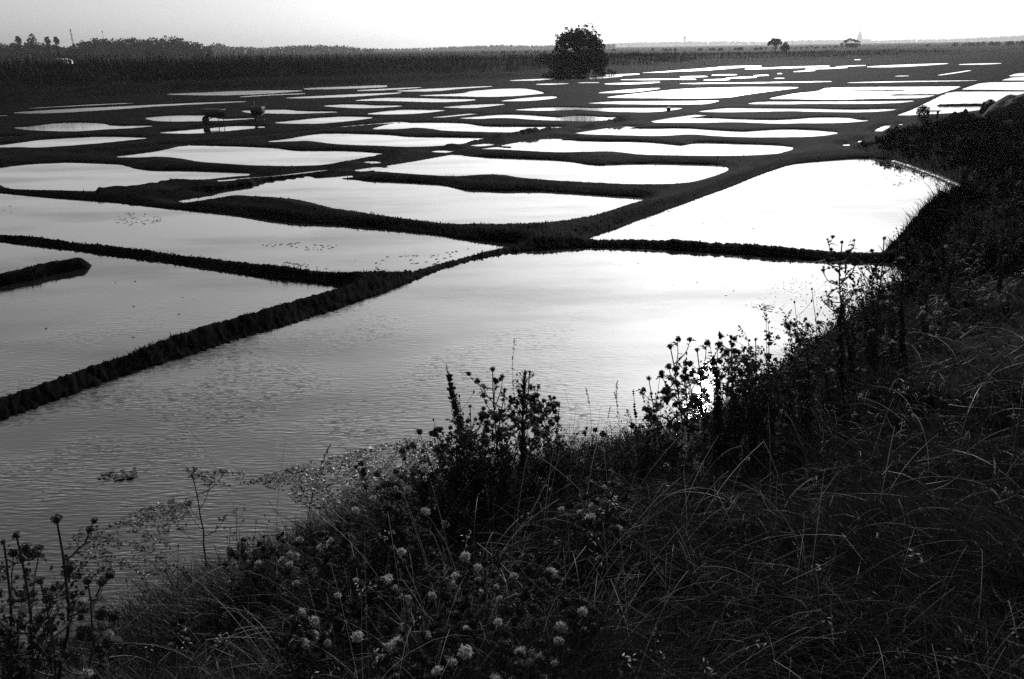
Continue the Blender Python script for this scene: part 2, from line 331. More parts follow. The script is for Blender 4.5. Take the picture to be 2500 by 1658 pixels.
def seg_dist(X, Y, p, closed=True):
    d2 = np.full(X.shape, 1e12); n = len(p)
    for i in range(n if closed else n - 1):
        a = p[i]; b = p[(i + 1) % n]; e = b - a; L = e @ e + 1e-12
        t = np.clip(((X - a[0]) * e[0] + (Y - a[1]) * e[1]) / L, 0, 1)
        d2 = np.minimum(d2, (X - a[0] - t * e[0]) ** 2 + (Y - a[1] - t * e[1]) ** 2)
    return np.sqrt(d2)
def inside(X, Y, p):
    c = np.zeros(X.shape, bool); n = len(p)
    for i in range(n):
        a = p[i]; b = p[(i + 1) % n]
        if a[1] == b[1]: continue
        k = ((a[1] > Y) != (b[1] > Y)) & (X < (b[0] - a[0]) * (Y - a[1]) / (b[1] - a[1]) + a[0]); c ^= k
    return c
MARG = 1.6
def height(X, Y):
    X = np.asarray(X, float).ravel(); Y = np.asarray(Y, float).ravel(); r = np.hypot(X, Y)
    d = np.full(X.shape, MARG)                       # signed distance to the nearest water's edge
    for p in POLY:
        lo = p.min(0) - MARG; hi = p.max(0) + MARG
        k = np.nonzero((X > lo[0]) & (X < hi[0]) & (Y > lo[1]) & (Y < hi[1]))[0]
        if not len(k): continue
        dd = seg_dist(X[k], Y[k], p); ins = inside(X[k], Y[k], p); dd = np.where(ins, -dd, dd)
        d[k] = np.minimum(d[k], dd)
    near = np.clip(1.4 - r / 18, 0, 1)
    rag = (vnoise(X, Y, 1.3, 21) - .5) * .10 + (vnoise(X, Y, 4.1, 1) - .5) * .025 + (vnoise(X, Y, 17, 2) - .5) * .06
    d2 = d + rag * (0.25 + 0.75 * near)
    H = dykeH(r) * np.interp(r, [15, 22], [.95, .78]) * (0.85 + 0.4 * vnoise(X, Y, .5, 3))
    z = np.where(d2 > 0, H * sstep(0, .42, d2) + 0.02, np.maximum(-.3, d2 * .9))
    z += np.where(d2 > 0.02, ((vnoise(X, Y, .8, 14) - .5) * .05 + (vnoise(X, Y, 8, 4) - .5) * .03 + (vnoise(X, Y, 29, 5) - .5) * .045) * near, 0)
    z += np.where((r < 38) & (d > .3), .10 * sstep(.35, 1.1, d) * np.clip((38 - r) / 15, 0, 1), 0)
    for p, hw, hh, rg in RIDGES:
        lo = p.min(0) - 2; hi = p.max(0) + 2
        k = np.nonzero((X > lo[0]) & (X < hi[0]) & (Y > lo[1]) & (Y < hi[1]))[0]
        if not len(k): continue
        q = seg_dist(X[k], Y[k], p, False); lump = 1 + rg * (.8 * vnoise(X[k], Y[k], 1.1, 6) + .5 * vnoise(X[k], Y[k], 3.7, 7) + .4 * vnoise(X[k], Y[k], 9, 7) - .9)
        z[k] = np.maximum(z[k], np.where(q < hw * 1.25, hh * lump * sstep(1.25, .25, q / hw) - .04, -1))
    for p in DPOLY:
        lo = p.min(0) - 1; hi = p.max(0) + 1
        k = np.nonzero((X > lo[0]) & (X < hi[0]) & (Y > lo[1]) & (Y < hi[1]))[0]
        if not len(k): continue
        dd = seg_dist(X[k], Y[k], p); z[k] = np.where(inside(X[k], Y[k], p), np.minimum(z[k], -.6 * dd), np.minimum(z[k], np.maximum(-.01 + .18 * dd, 0)))
    # near bank
    k = np.nonzero(r < 150)[0]; db = seg_dist(X[k], Y[k], BANK); ins = inside(X[k], Y[k], BANK)
    top = np.interp(r[k], [0, 9, 15, 22, 35, 60], [1.9, 1.9, 1.3, .8, .4, .35])
    prof = np.interp(db, [0, .5, 1.5, 3.0, 4.6], [0.03, .26, .58, .86, 1.0])
    zb = top * prof + (vnoise(X[k], Y[k], 1.1, 8) - .5) * .22 * sstep(.2, 1.5, db) + (vnoise(X[k], Y[k], 4, 9) - .5) * .08 * sstep(.1, .6, db)
    z[k] = np.where(ins & (db > 0.0), np.where(d[k] < 0, z[k], np.maximum(z[k], zb)), z[k])
    # far dyke and land
    k = np.nonzero(Y > 30)[0]; db = seg_dist(X[k], Y[k], FARB); ins = inside(X[k], Y[k], FARB); az = np.arctan2(X[k], Y[k])
    crest = np.interp(az, [-.7, -.55, -.45, -.15, 0, .1, .27, .45, .6], [2.75, 2.75, 2.65, 2.25, 2.0, 1.7, 1.25, .7, .5])
    sc_ = np.clip(r[k] / 80, .7, 3)
    prof = np.interp(db / sc_, [0, 2, 4.5, 6, 9, 11, 20, 60], [.05, .28, .34, .55, .95, 1.0, .72, .5])
    zf = crest * prof + (vnoise(X[k], Y[k], .25, 10) - .5) * .35 * np.clip(db / 8, 0, 1)
    z[k] = np.where(ins, np.maximum(z[k], zf), z[k])
    z = np.where(r > 700, 0.9, z)
    return z

# ground: one sheet, finest in the picture's direction, out to the horizon
def ground_sheet():
    rr = [0.35]
    while rr[-1] < 330: rr.append(rr[-1] * 1.0062)
    while rr[-1] < 9000: rr.append(rr[-1] * 1.06)
    rr = np.array(rr)
    core = np.arange(rad(-42), rad(42), 0.00145)
    left = rad(-42) - np.cumsum(np.geomspace(.0016, .06, 60)); right = rad(42) + np.cumsum(np.geomspace(.0016, .06, 60))
    az = np.concatenate([left[::-1], core, right]); az = az[(az > -pi) & (az < pi)]
    A, Rr = np.meshgrid(az, rr); X = Rr * np.sin(A); Y = Rr * np.cos(A)
    Z = height(X, Y)
    v = np.stack([X.ravel(), Y.ravel(), Z], 1); nr, na = X.shape
    i = np.arange(nr - 1)[:, None] * na + np.arange(na - 1)[None]
    q = np.stack([i, i + 1, i + na + 1, i + na], -1).reshape(-1, 4)
    m = MB(); m.add(v, q[:, ::-1])
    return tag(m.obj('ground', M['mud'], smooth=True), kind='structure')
ground_sheet()

def water_material():
    m = bpy.data.materials.new('marsh_water'); m.use_nodes = True; gray(m, .3)
    t = m.node_tree; b = t.nodes['Principled BSDF']; N = t.nodes.new; L = t.links.new
    
    tc = N('ShaderNodeTexCoord')
    def mapped(sx, sy, rz=0):
        mp = N('ShaderNodeMapping'); mp.inputs['Scale'].default_value = (sx, sy, 1); mp.inputs['Rotation'].default_value = (0, 0, rz)
        L(tc.outputs['Object'], mp.inputs[0]); return mp.outputs[0]
    n1 = N('ShaderNodeTexNoise'); n1.inputs['Scale'].default_value = 1; n1.inputs['Detail'].default_value = 2.0; L(mapped(4.6, 25.0, .2), n1.inputs[0])
    n2 = N('ShaderNodeTexNoise'); n2.inputs['Scale'].default_value = 1; n2.inputs['Detail'].default_value = 1.0; L(mapped(7.5, 38.0, -.08), n2.inputs[0])
    ad = N('ShaderNodeMath'); ad.operation = 'ADD'; L(n1.outputs[0], ad.inputs[0]); L(n2.outputs[0], ad.inputs[1])
    # the breeze only reaches the nearest pond; strongest on its left
    sp = N('ShaderNodeSeparateXYZ'); L(tc.outputs['Object'], sp.inputs[0])
    my = N('ShaderNodeMapRange'); my.interpolation_type = 'SMOOTHSTEP'; my.inputs[1].default_value = 6; my.inputs[2].default_value = 14; my.inputs[3].default_value = 1; my.inputs[4].default_value = .04; L(sp.outputs[1], my.inputs[0])
    mx = N('ShaderNodeMapRange'); mx.interpolation_type = 'SMOOTHSTEP'; mx.inputs[1].default_value = -.5; mx.inputs[2].default_value = 3; mx.inputs[3].default_value = 1; mx.inputs[4].default_value = .3; L(sp.outputs[0], mx.inputs[0])
    pn = N('ShaderNodeTexNoise'); pn.inputs['Scale'].default_value = .8; pn.inputs['Detail'].default_value = 1; L(tc.outputs['Object'], pn.inputs[0])
    pr_ = N('ShaderNodeMapRange'); pr_.inputs[1].default_value = .3; pr_.inputs[2].default_value = .6; pr_.inputs[3].default_value = .2; pr_.inputs[4].default_value = 1.35; L(pn.outputs[0], pr_.inputs[0])
    m1 = N('ShaderNodeMath'); m1.operation = 'MULTIPLY'; L(my.outputs[0], m1.inputs[0]); L(mx.outputs[0], m1.inputs[1])
    m2 = N('ShaderNodeMath'); m2.operation = 'MULTIPLY'; L(m1.outputs[0], m2.inputs[0]); L(pr_.outputs[0], m2.inputs[1])
    m3 = N('ShaderNodeMath'); m3.operation = 'MULTIPLY'; L(m2.outputs[0], m3.inputs[0]); L(ad.outputs[0], m3.inputs[1])
    mr = N('ShaderNodeMapRange'); mr.inputs[1].default_value = 36; mr.inputs[2].default_value = 62; mr.inputs[3].default_value = .03; mr.inputs[4].default_value = .24; L(sp.outputs[1], mr.inputs[0]); pass
    bp = N('ShaderNodeBump'); bp.inputs['Strength'].default_value = 1.0; bp.inputs['Distance'].default_value = .0062
    L(m3.outputs[0], bp.inputs['Height'])
    # still brine: mirror-like at a low angle, dark bottom seen from above
    lw = N('ShaderNodeLayerWeight'); lw.inputs['Blend'].default_value = .5; L(bp.outputs[0], lw.inputs['Normal'])
    pw = N('ShaderNodeMath'); pw.operation = 'POWER'; pw.inputs[1].default_value = 2.15; L(lw.outputs['Facing'], pw.inputs[0])
    ma = N('ShaderNodeMath'); ma.operation = 'MULTIPLY_ADD'; ma.inputs[1].default_value = .97; ma.inputs[2].default_value = .015; L(pw.outputs[0], ma.inputs[0])
    gl = N('ShaderNodeBsdfGlossy'); gl.inputs['Color'].default_value = (1, 1, 1, 1); L(mr.outputs[0], gl.inputs['Roughness']); L(bp.outputs[0], gl.inputs['Normal'])
    # scum and shallow mud in broad soft patches
    sn = N('ShaderNodeTexNoise'); sn.inputs['Scale'].default_value = 1; sn.inputs['Detail'].default_value = 5; sn.inputs['Roughness'].default_value = .6; L(mapped(.16, .5, -.1), sn.inputs[0])
    sm = N('ShaderNodeMapRange'); sm.interpolation_type = 'SMOOTHSTEP'; sm.inputs[1].default_value = .42; sm.inputs[2].default_value = .70; sm.inputs[3].default_value = 1.0; sm.inputs[4].default_value = .72; L(sn.outputs[0], sm.inputs[0]); L(sm.outputs[0], gl.inputs['Color'])
    df = N('ShaderNodeBsdfDiffuse'); df.inputs[0].default_value = (.02, .02, .02, 1)
    ms = N('ShaderNodeMixShader'); L(ma.outputs[0], ms.inputs[0]); L(df.outputs[0], ms.inputs[1]); L(gl.outputs[0], ms.inputs[2]); L(ms.outputs[0], t.nodes['Material Output'].inputs[0])
    t.nodes.remove(b)
    return m
wm = MB(); wm.add([(-700, -60, 0), (900, -60, 0), (900, 900, 0), (-700, 900, 0)], [(0, 1, 2, 3)])
tag(wm.obj('water', water_material()), kind='structure')

def hit(u, v):
    """where the line of sight through a picture point meets the ground"""
    d = ray(u, v); t = np.geomspace(1.0, 600, 5000); X = d[0] * t; Y = d[1] * t; Z = CAMH + d[2] * t
    g = np.maximum(height(X, Y), 0); k = np.nonzero(Z <= g)[0]
    i = k[0] if len(k) else len(t) - 1
    return np.array([X[i], Y[i], g[i]])
def top_at(P, u, v):
    d = ray(u, v); t = P[1] / d[1]; return np.array([d[0] * t, P[1], CAMH + d[2] * t])
def zat(x, y): return float(height([x], [y])[0])
# ------------------------------------------------------------------ big trees and far woods
def crown_quads(mb, lobes, n, size):
    vol = np.array([l[1] ** 2 for l in lobes]); vol = vol / vol.sum()
    for (c, r, *sq), p in zip(lobes, vol):
        m = max(12, int(n * p)); d = rng.normal(size=(m, 3)); d /= np.linalg.norm(d, axis=1)[:, None]
        cl = 1 + .22 * np.sin(d[:, 0] * 5 + c[0] * 3) * np.sin(d[:, 1] * 6 + c[1]) * np.cos(d[:, 2] * 5 + c[2] * 2)
        rad_ = r * cl * rng.uniform(.25, 1.0, m) ** .45 * rng.uniform(.9, 1.12, m)
        P = np.array(c) + d * rad_[:, None] * np.array([1, 1, sq[0] if sq else 1.0])
        P = P[P[:, 2] > 0.02]
        mb.quads(P, size * rng.uniform(.6, 1.3, len(P)), 1.7)
def tree(name, loc, lobes, n, size, trunks, label, cat='tree', group=None, rz=0):
    root = empty(name, loc, rz); tag(root, label, cat, group)
    m = MB(); crown_quads(m, lobes, n, size); m.obj('crown', M['crown'], root)
    t = MB()
    for pts, r in trunks: t.tube(pts, np.linspace(r, r * .35, len(pts)), 6)
    t.obj('trunk', M['bark'], root); return root
P = hit(1340 * K, 177 * K); D = P[1]; S = D / 100.0
lob = [((0, 0, 2.1), 2.5, .9), ((-1.9, .3, 1.5), 1.6, 1), ((2.0, 0, 1.5), 1.7, .95), ((-2.7, 0, .7), .9, 1), ((3.0, 0, .7), .9, 1), ((-3.5, .3, .4), .55, .9), ((3.8, .2, .3), .5, .8), ((-3.0, 0, 1.6), .6, 1), ((2.9, 0, 1.9), .6, 1), ((-1.4, 0, 3.4), 1.5, .95), ((-1.9, .2, 4.1), .5, .9), ((-.7, -.3, 4.6), .95, .95), ((.45, .1, 5.0), .85, 1.05), ((.3, 0, 5.6), .4, 1), ((.8, 0, 5.4), .4, 1), ((1.0, .2, 4.6), 1.0, .9), ((1.75, 0, 4.1), .95, 1.0), ((2.0, 0, 4.7), .38, 1.2), ((2.4, -.2, 3.0), 1.1, 1), ((.2, -.8, 3.4), 1.7, 1), ((-2.4, 0, 2.8), .9, 1), ((0, 0, .7), 2.6, .6)]
OUT = np.array([(440,335),(448,262),(424,215),(398,170),(372,150),(352,130),(332,123),(308,133),(296,150),(283,158),(268,141),(246,149),(214,163),(204,195),(211,215),(193,245),(188,300),(192,342)], float)
OUT = np.stack([(OUT[:, 0] - 318) * .0268, (345 - OUT[:, 1]) * .0268], 1); lob = []
for i in range(len(OUT) - 1):
    for t_ in (0, .5):
        p_ = OUT[i] * (1 - t_) + OUT[i + 1] * t_; q_ = rng.uniform(.88, .97); lob.append(((p_[0] * q_, rng.uniform(-.9, .9), .3 + (p_[1] - .3) * q_), rng.uniform(.2, .42), rng.uniform(.8, 1.3)))
for i in range(48):
    j_ = rng.integers(0, len(OUT) - 1); t_ = rng.uniform(); p_ = OUT[j_] * (1 - t_) + OUT[j_ + 1] * t_; q_ = rng.uniform(.98, 1.09); lob.append(((p_[0] * q_, rng.uniform(-.7, .7), .3 + (p_[1] - .3) * q_), rng.uniform(.09, .2), rng.uniform(1.0, 1.9)))
gx_ = rng.uniform(-3.4, 3.4, 900); gz_ = rng.uniform(.2, 5.7, 900); k_ = inside(gx_, gz_, OUT * .9 + [0, .15])
for x_, z_ in list(zip(gx_[k_], gz_[k_]))[:230]: lob.append(((x_, rng.uniform(-1.6, 1.6), z_), rng.uniform(.3, .62), rng.uniform(.7, 1.1)))
lob = [((c[0] * S * .97, c[1] * S, c[2] * S * .96), r * S * .96, q) for c, r, q in lob]
tree('tamarisk_tree', P - np.array([0, 0, .1]), lob + [((-3.6 * S, .2, .4), .6, .8), ((3.7 * S, .3, .4), .6, .8), ((-4.3 * S, .3, .25), .4, .8)], 21000, .15, [([(0, 0, -.2), (.1, 0, 1.4), (-.3, .1, 3.0), (-.6, 0, 4.2)], .22), ([(.1, 0, .3), (.8, .1, 1.8), (1.3, 0, 3.6)], .16), ([(-.1, 0, .3), (-1.1, 0, 1.7), (-1.8, .1, 3.0)], .15)],
     'large dark rounded tree standing alone on the far bank')
P = hit(1258 * K, 150 * K)
tree('shrub', P + np.array([0, 3, -.1]), [((0, 0, .9), .9), ((-.9, 0, .6), .6), ((.9, .2, .8), .8), ((1.6, 0, .7), .6)], 1500, .13, [([(0, 0, -.2), (.1, 0, .9)], .06)], 'low scrubby shrub just left of the large rounded tree', 'shrub')

def at_dist(u, v, dist):
    d = ray(u, v); t = dist / d[1]; return d[0] * t, dist, CAMH + d[2] * t
# umbrella shaped pine and round bush, small, right of the big tree
x, y, z = at_dist(1893, 93, 300); zg = zat(x, y); hh = z - zg
lob = [((-1.4, 0, hh - 1.6), 1.0, .7), ((-.4, 0, hh - 1.0), 1.2, .7), ((.9, 0, hh - 1.1), 1.2, .75), ((1.9, 0, hh - 1.7), .7, .8), ((-2.2, 0, hh - 2.1), .6, .6), ((.3, 0, hh - 2.1), 1.0, .7)]
tree('umbrella_pine', (x, y, zg), lob, 1300, .34, [([(.5, 0, -.2), (.3, 0, 1.6), (-.2, 0, hh - 1.2)], .22), ([(.4, 0, .8), (1.3, 0, hh - 1.6)], .13)], 'small flat topped pine far off on the right of the horizon')
x, y, z = at_dist(1918, 103, 295); zg = zat(x, y); hh = z - zg
tree('bush', (x, y, zg), [((0, 0, hh * .5), hh * .42), ((.5, 0, hh * .35), hh * .35), ((-.5, 0, hh * .35), hh * .35), ((.1, 0, hh * .75), hh * .28)], 700, .3, [([(0, 0, -.2), (.1, 0, hh * .6)], .1)], 'round bush touching the small flat topped pine', 'bush')
x, y, z = at_dist(2076, 93, 500); zg = zat(x, y); hh = z - zg
lob = [((-4.5, 0, hh * .45), 1.1, .6), ((-2.4, 0, hh * .65), 1.5, .6), ((-.2, 0, hh * .82), 1.4, .6), ((1.8, 0, hh * .8), 1.3, .5), ((3.8, 0, hh * .7), 1.3, .5), ((5.5, 0, hh * .6), .9, .5), ((0, 0, hh * .3), 3.0, .4), ((3.5, 0, hh * .3), 3.0, .4)]
tree('scrub_tree', (x, y, zg), lob, 700, .55, [([(-1, 0, 0), (-2, 0, hh * .6)], .2), ([(0, 0, 0), (.5, 0, hh * .75)], .2), ([(1, 0, 0), (3.5, 0, hh * .65)], .2)], 'thin wind bent tree in front of the distant church')

def treeline(prof, dist, depth, spacing, size, per, nm='woodland', minz=4.0):
    m = MB(); xs = [p[0] for p in prof]; vs = [p[1] for p in prof]; lobes = []
    x0 = at_dist(xs[0] * K, 110, dist)[0]; x1 = at_dist(xs[-1] * K, 110, dist)[0]; n = int((x1 - x0) / spacing)
    for i in range(n):
        for row in range(3):
            dd = dist + rng.uniform(0, depth); x = x0 + (x1 - x0) * (i + rng.uniform(0, 1)) / n; x *= dd / dist
            u = 1250 + (x / dd) * 2065; v = np.interp(u / K, xs, vs) * K
            zt = at_dist(u, v, dist)[2] * rng.uniform(.86, 1.08)
            zt = max(zt, minz) ; r = min(zt * .42, spacing * rng.uniform(.5, 1.6))
            if minz < 2 and float(vnoise([x], [dd], .02, 77)[0]) < .45: continue
            lobes += [((x, dd, zt - r * .8), r, .85), ((x + r * rng.uniform(-.8, .8), dd, max(zt - r * 1.6, r * .6)), r * 1.1, .9)]
            zz = zt - r * 2.4
            while zz > 0: lobes.append(((x + r * rng.uniform(-.8, .8), dd, zz), r * 1.2, 1.0)); zz -= r * 1.3
    crown_quads(m, lobes, per * len(lobes), size)
    return tag(m.obj(nm, M['farwood']), kind='stuff')
treeline([(-250,106),(0,100),(20,98),(60,97),(130,99),(155,104),(180,105),(200,93),(235,88),(300,88),(350,87),(400,85),(430,88),(460,97),(485,105)], 600, 70, 4.0, 1.15, 60)
treeline([(480,106),(520,100),(540,106),(590,108),(620,110),(680,104),(760,103),(830,107),(860,112)], 1150, 120, 5.0, 1.4, 40)
treeline([(850,112),(930,112),(1000,110),(1050,107),(1100,106),(1170,103),(1230,105),(1280,104),(1420,102)], 1900, 200, 7.0, 2.0, 30)
treeline([(1390,101),(1480,97),(1560,96),(1620,95),(1700,95),(1760,96),(1870,92),(1960,91),(2000,94),(2100,91),(2200,90),(2280,86),(2364,82),(2600,80)], 4700, 300, 15.0, 4.4, 30)
treeline([(1760,112),(1900,109),(1960,105),(1990,99),(2040,98),(2100,102),(2200,100),(2300,97),(2450,92)], 520, 160, 4.0, .8, 26, 'hedge', 1.3)
treeline([(1100,120),(1250,118),(1420,114),(1600,112),(1760,110)], 420, 120, 5.0, .7, 20, 'hedge', 1.2)
# tall single trees in front of the left wood
for i, (cx, tv, wd, lab) in enumerate([(40, 84, 3.2, 'narrow tall tree at the left end of the skyline, leftmost of four'), (70, 78, 5.6, 'broadest and tallest of the four tall trees on the left skyline'), (108, 85, 3.4, 'tall tree on the left skyline just right of the broadest one'), (128, 85, 3.0, 'tall tree nearest the lattice mast on the left skyline')]):
    x, y, z = at_dist(cx * K, tv * K, 585); zg = .9; h_ = z - zg; r = wd * .5
    lob = [((rng.uniform(-.3, .3) * r, 0, h_ - r * .8), r * .8, 1.0), ((-r * .5, 0, h_ - r * 1.7), r * .8, 1), ((r * .55, 0, h_ - r * 1.5), r * .75, 1.1), ((0, .5, h_ - r * 2.4), r * .9, 1.2), ((0, 0, h_ * .45), r * 1.0, 1.4), ((r * .4, 0, h_ * .3), r, 1.2), ((-r * .4, 0, h_ * .55), r * .8, 1.2), ((r * .3, 0, h_ - r * .25), r * .35, 1)]
    tree('tall_tree', (x, y, zg), lob, 900, .6, [([(0, 0, -.3), (.1, 0, h_ * .4), (0, .1, h_ * .8)], .3)], lab, 'tree', 'tall trees on the left skyline')
# masts
x, y, z = at_dist(171, 70, 610); zg = .9; h_ = z - zg; root = empty('lattice_mast', (x, y, zg)); tag(root, 'lattice mast with small crossarms rising beside the left wood', 'mast')
m = MB(); hw = .55
for sx in (-1, 1):
    for sy in (-1, 1): m.tube([(sx * hw, sy * hw, -.3), (sx * .16, sy * .16, h_)], .07, 4)
nz = 16
for i in range(nz):
    a0 = hw + (.16 - hw) * i / nz; a1 = hw + (.16 - hw) * (i + 1) / nz; z0 = h_ * i / nz; z1 = h_ * (i + 1) / nz; s = 1 if i % 2 else -1
    for sy in (-1, 1): m.tube([(-s * a0, sy * a0, z0), (s * a1, sy * a1, z1)], .045, 4); m.tube([(sy * a0, -s * a0, z0), (sy * a1, s * a1, z1)], .045, 4)
m.obj('tower', M['steel'], root)
for fz, wv in ((.93, 1.0), (.8, 1.3), (.66, 1.1)): MB().tube([(-wv, 0, h_ * fz), (wv, 0, h_ * fz)], .11, 5).obj('crossarm', M['steel'], root)
x, y, z = at_dist(249, 74, 660); root = empty('radio_pole', (x, y, .9)); tag(root, 'thin plain pole rising out of the left wood', 'pole')
MB().tube([(0, 0, -.3), (0, 0, (z - .9) * .7), (0, 0, z - .9)], [.2, .13, .07], 6).obj('pole', M['steel'], root); MB().box((0, 0, z - 2.0), (.7, .5, .9)).obj('antenna', M['steel'], root)
# church tower and water tower in the far town
x, y, z = at_dist(2101, 71.3, 5000); h_ = z - .9; root = empty('church', (x, y, .9)); root.scale = (1.4, 1.4, 1); tag(root, 'faint church tower with a stepped spire on the right horizon', 'church')
m = MB().box((0, 0, h_ * .3), (13, 13, h_ * .6)); m.box((0, 0, h_ * .61), (14.2, 14.2, h_ * .02))
for sx in (-1, 1):
    for sy in (-1, 1): m.box((sx * 6.4, sy * 6.4, h_ * .25), (2.2, 2.2, h_ * .5)); m.tube([(sx * 5.6, sy * 5.6, h_ * .6), (sx * 5.6, sy * 5.6, h_ * .72)], [1.4, .1], 6)
m.obj('tower', M['stone'], root)
MB().tube([(0, 0, h_ * .62), (0, 0, h_ * .76), (0, 0, h_ * .77)], [4.8, 4.4, 5.0], 8).obj('lantern', M['stone'], root)
MB().tube([(0, 0, h_ * .77), (0, 0, h_ * .82), (0, 0, h_ * .86), (0, 0, h_ * .93), (0, 0, h_)], [4.6, 3.6, 2.0, 1.2, .15], 8).obj('spire', M['roof'], root)
MB().box((26, 0, 7), (44, 16, 14)).add([(4, -8.4, 14), (48, -8.4, 14), (48, 8.4, 14), (4, 8.4, 14), (4, 0, 23), (48, 0, 23)], [(0, 1, 5, 4), (3, 4, 5, 2)], [(0, 4, 3), (1, 2, 5)]).obj('nave', M['stone'], root)
x, y, z = at_dist(1672, 88.5, 4600); h_ = z - .9; root = empty('water_tower', (x, y, .9)); root.scale = (1.35, 1.35, 1); tag(root, 'faint water tower with a wider head on the far horizon', 'water tower')
MB().tube([(0, 0, 0), (0, 0, h_ * .5), (0, 0, h_ * .74)], [4.2, 3.4, 3.6], 12).obj('shaft', M['stone'], root)
MB().tube([(0, 0, h_ * .74), (0, 0, h_ * .82), (0, 0, h_ * .97), (0, 0, h_)], [3.8, 7.2, 7.4, 4.0], 16).obj('tank', M['stone'], root)
def shed(u0, u1, vtop, dist, hgt, label, name='shed'):
    x0, y0, z0 = at_dist(u0, vtop, dist); x1, _, _ = at_dist(u1, vtop, dist); L_ = x1 - x0; zt = z0; zg = zt - hgt
    root = empty(name, ((x0 + x1) / 2, dist, zg)); tag(root, label, 'building')
    hw = L_ / 2; w2 = max(1.5, L_ * .22); e = hgt * .62
    MB().box((0, 0, e / 2 - .5), (L_, w2 * 2, e + 1)).obj('wall', M['white'], root)
    MB().add([(-hw * 1.04, -w2 * 1.1, e), (hw * 1.04, -w2 * 1.1, e), (hw * 1.04, w2 * 1.1, e), (-hw * 1.04, w2 * 1.1, e), (-hw * 1.04, 0, hgt), (hw * 1.04, 0, hgt)], [(0, 1, 5, 4), (2, 3, 4, 5), (3, 2, 1, 0)], [(3, 0, 4), (1, 2, 5)]).obj('roof', M['white'], root)
    MB().box((hw * .3, -w2 - .02, e * .4), (L_ * .1, .06, e * .8)).obj('door', M['bark'], root)
shed(129, 167, 143.0, 150, 1.3, 'low white shed half hidden behind the reeds at far left')
shed(1533, 1563, 113.8, 1850, 6.0, 'long white barn in the hazy distance right of the big tree', 'barn')

# reeds on the far dyke: nobody could count them
def bank_points(n, rmin, rmax, azr, poly, dmin, dmax, scale=None):
    az = rng.uniform(-azr, azr, n); r = rmin * (rmax / rmin) ** rng.uniform(0, 1, n); X = r * np.sin(az); Y = r * np.cos(az)
    k = inside(X, Y, poly); X, Y, r = X[k], Y[k], r[k]; db = seg_dist(X, Y, poly); s_ = np.clip(r / 80, .7, 3) if scale else 1
    k = (db / s_ > dmin) & (db / s_ < dmax); X, Y = X[k], Y[k]; return np.stack([X, Y, height(X, Y)], 1)
P = np.vstack([bank_points(260000, 45, 330, rad(42), FARB, 5.0, 13.0, True), bank_points(90000, 48, 85, rad(42), FARB, 6.0, 12.0, True)]); n = len(P); r = np.hypot(P[:, 0], P[:, 1])
L_ = np.interp(np.arctan2(P[:, 0], P[:, 1]), [-.7, -.5, -.45, 0, .2, .4, .7], [1.2, 1.2, 1.35, 1.2, .9, .7, .5]) * rng.uniform(.45, 1.1, n) * (.55 + .8 * vnoise(P[:, 0], P[:, 1], .35, 31))
m = MB(); m.blades(P - np.array([0, 0, .03]), rng.uniform(0, 2 * pi, n), L_, rng.uniform(0, .35, n), rng.uniform(0, .9, n), np.clip(r * .0004, .02, .1) * rng.uniform(.6, 1.4, n), 3)
tag(m.obj('reeds', M['reed']), kind='stuff')
P = bank_points(60000, 45, 300, rad(42), FARB, 0.4, 5.5, True); n = len(P); r = np.hypot(P[:, 0], P[:, 1])
m = MB(); m.blades(P - np.array([0, 0, .03]), rng.uniform(0, 2 * pi, n), rng.uniform(.1, .4, n), rng.uniform(0, .6, n), rng.uniform(0, .9, n), np.clip(r * .0005, .02, .1), 2)
tag(m.obj('bank_grass', M['grass']), kind='stuff')

# ------------------------------------------------------------------ salt worker's things
def barrow(u, v, rz, label, scale=1.0):
    root = empty('wheelbarrow', hit(u, v), rz); root.scale = (scale,) * 3; tag(root, label, 'wheelbarrow', 'wheelbarrows left on the dykes')
    # x forward
    t = MB(); b0 = np.array([(-.04, -.26, .30), (.74, -.22, .30), (.74, .22, .30), (-.04, .26, .30)]); t0 = np.array([(-.16, -.32, .66), (.88, -.29, .72), (.88, .29, .72), (-.16, .32, .66)]); c = np.array([.35, 0, .55])
    inn = np.vstack([b0, t0]); inn2 = c + (inn - c) * .95 + np.array([0, 0, .022])
    v = np.vstack([inn, inn2]); q = [(0, 1, 5, 4), (1, 2, 6, 5), (2, 3, 7, 6), (3, 0, 4, 7), (3, 2, 1, 0)]; q2 = [tuple(x + 8 for x in f[::-1]) for f in q]; rim = [(4, 5, 13, 12), (5, 6, 14, 13), (6, 7, 15, 14), (7, 4, 12, 15)]
    t.add(v, q + q2 + rim); t.obj('tray', M['metal'], root)
    for s in (-1, 1):
        MB().tube([(.92, s * .09, .19), (.6, s * .2, .28), (.0, s * .27, .30), (-.35, s * .30, .62), (-.72, s * .34, .9)], .02, 6).obj('handle', M['metal'], root)
        MB().tube([(.08, s * .24, .37), (-.02, s * .27, .02), (.14, s * .26, .0)], .018, 6).obj('leg', M['metal'], root)
    wl = link('wheel', None, root); wl.location = (.88, 0, .19)
    th = np.linspace(0, 2 * pi, 21)
    MB().tube(np.stack([.155 * np.cos(th), 0 * th, .155 * np.sin(th)], 1), .04, 7, False).obj('tyre', M['rubber'], wl, True)
    rm = MB().tube([(0, -.03, 0), (0, .03, 0)], .12, 14); rm.tube([(0, -.1, 0), (0, .1, 0)], .018, 6); rm.obj('rim', M['metal'], wl)
barrow(541, 299, math.atan2(-.72, -.62), 'dark wheelbarrow turned sideways at the edge of a left pan, nearer of two', 1.0)
barrow(634, 293, math.atan2(-1, .08), 'dark wheelbarrow seen head on with its handles up, farther of two', 1.0)
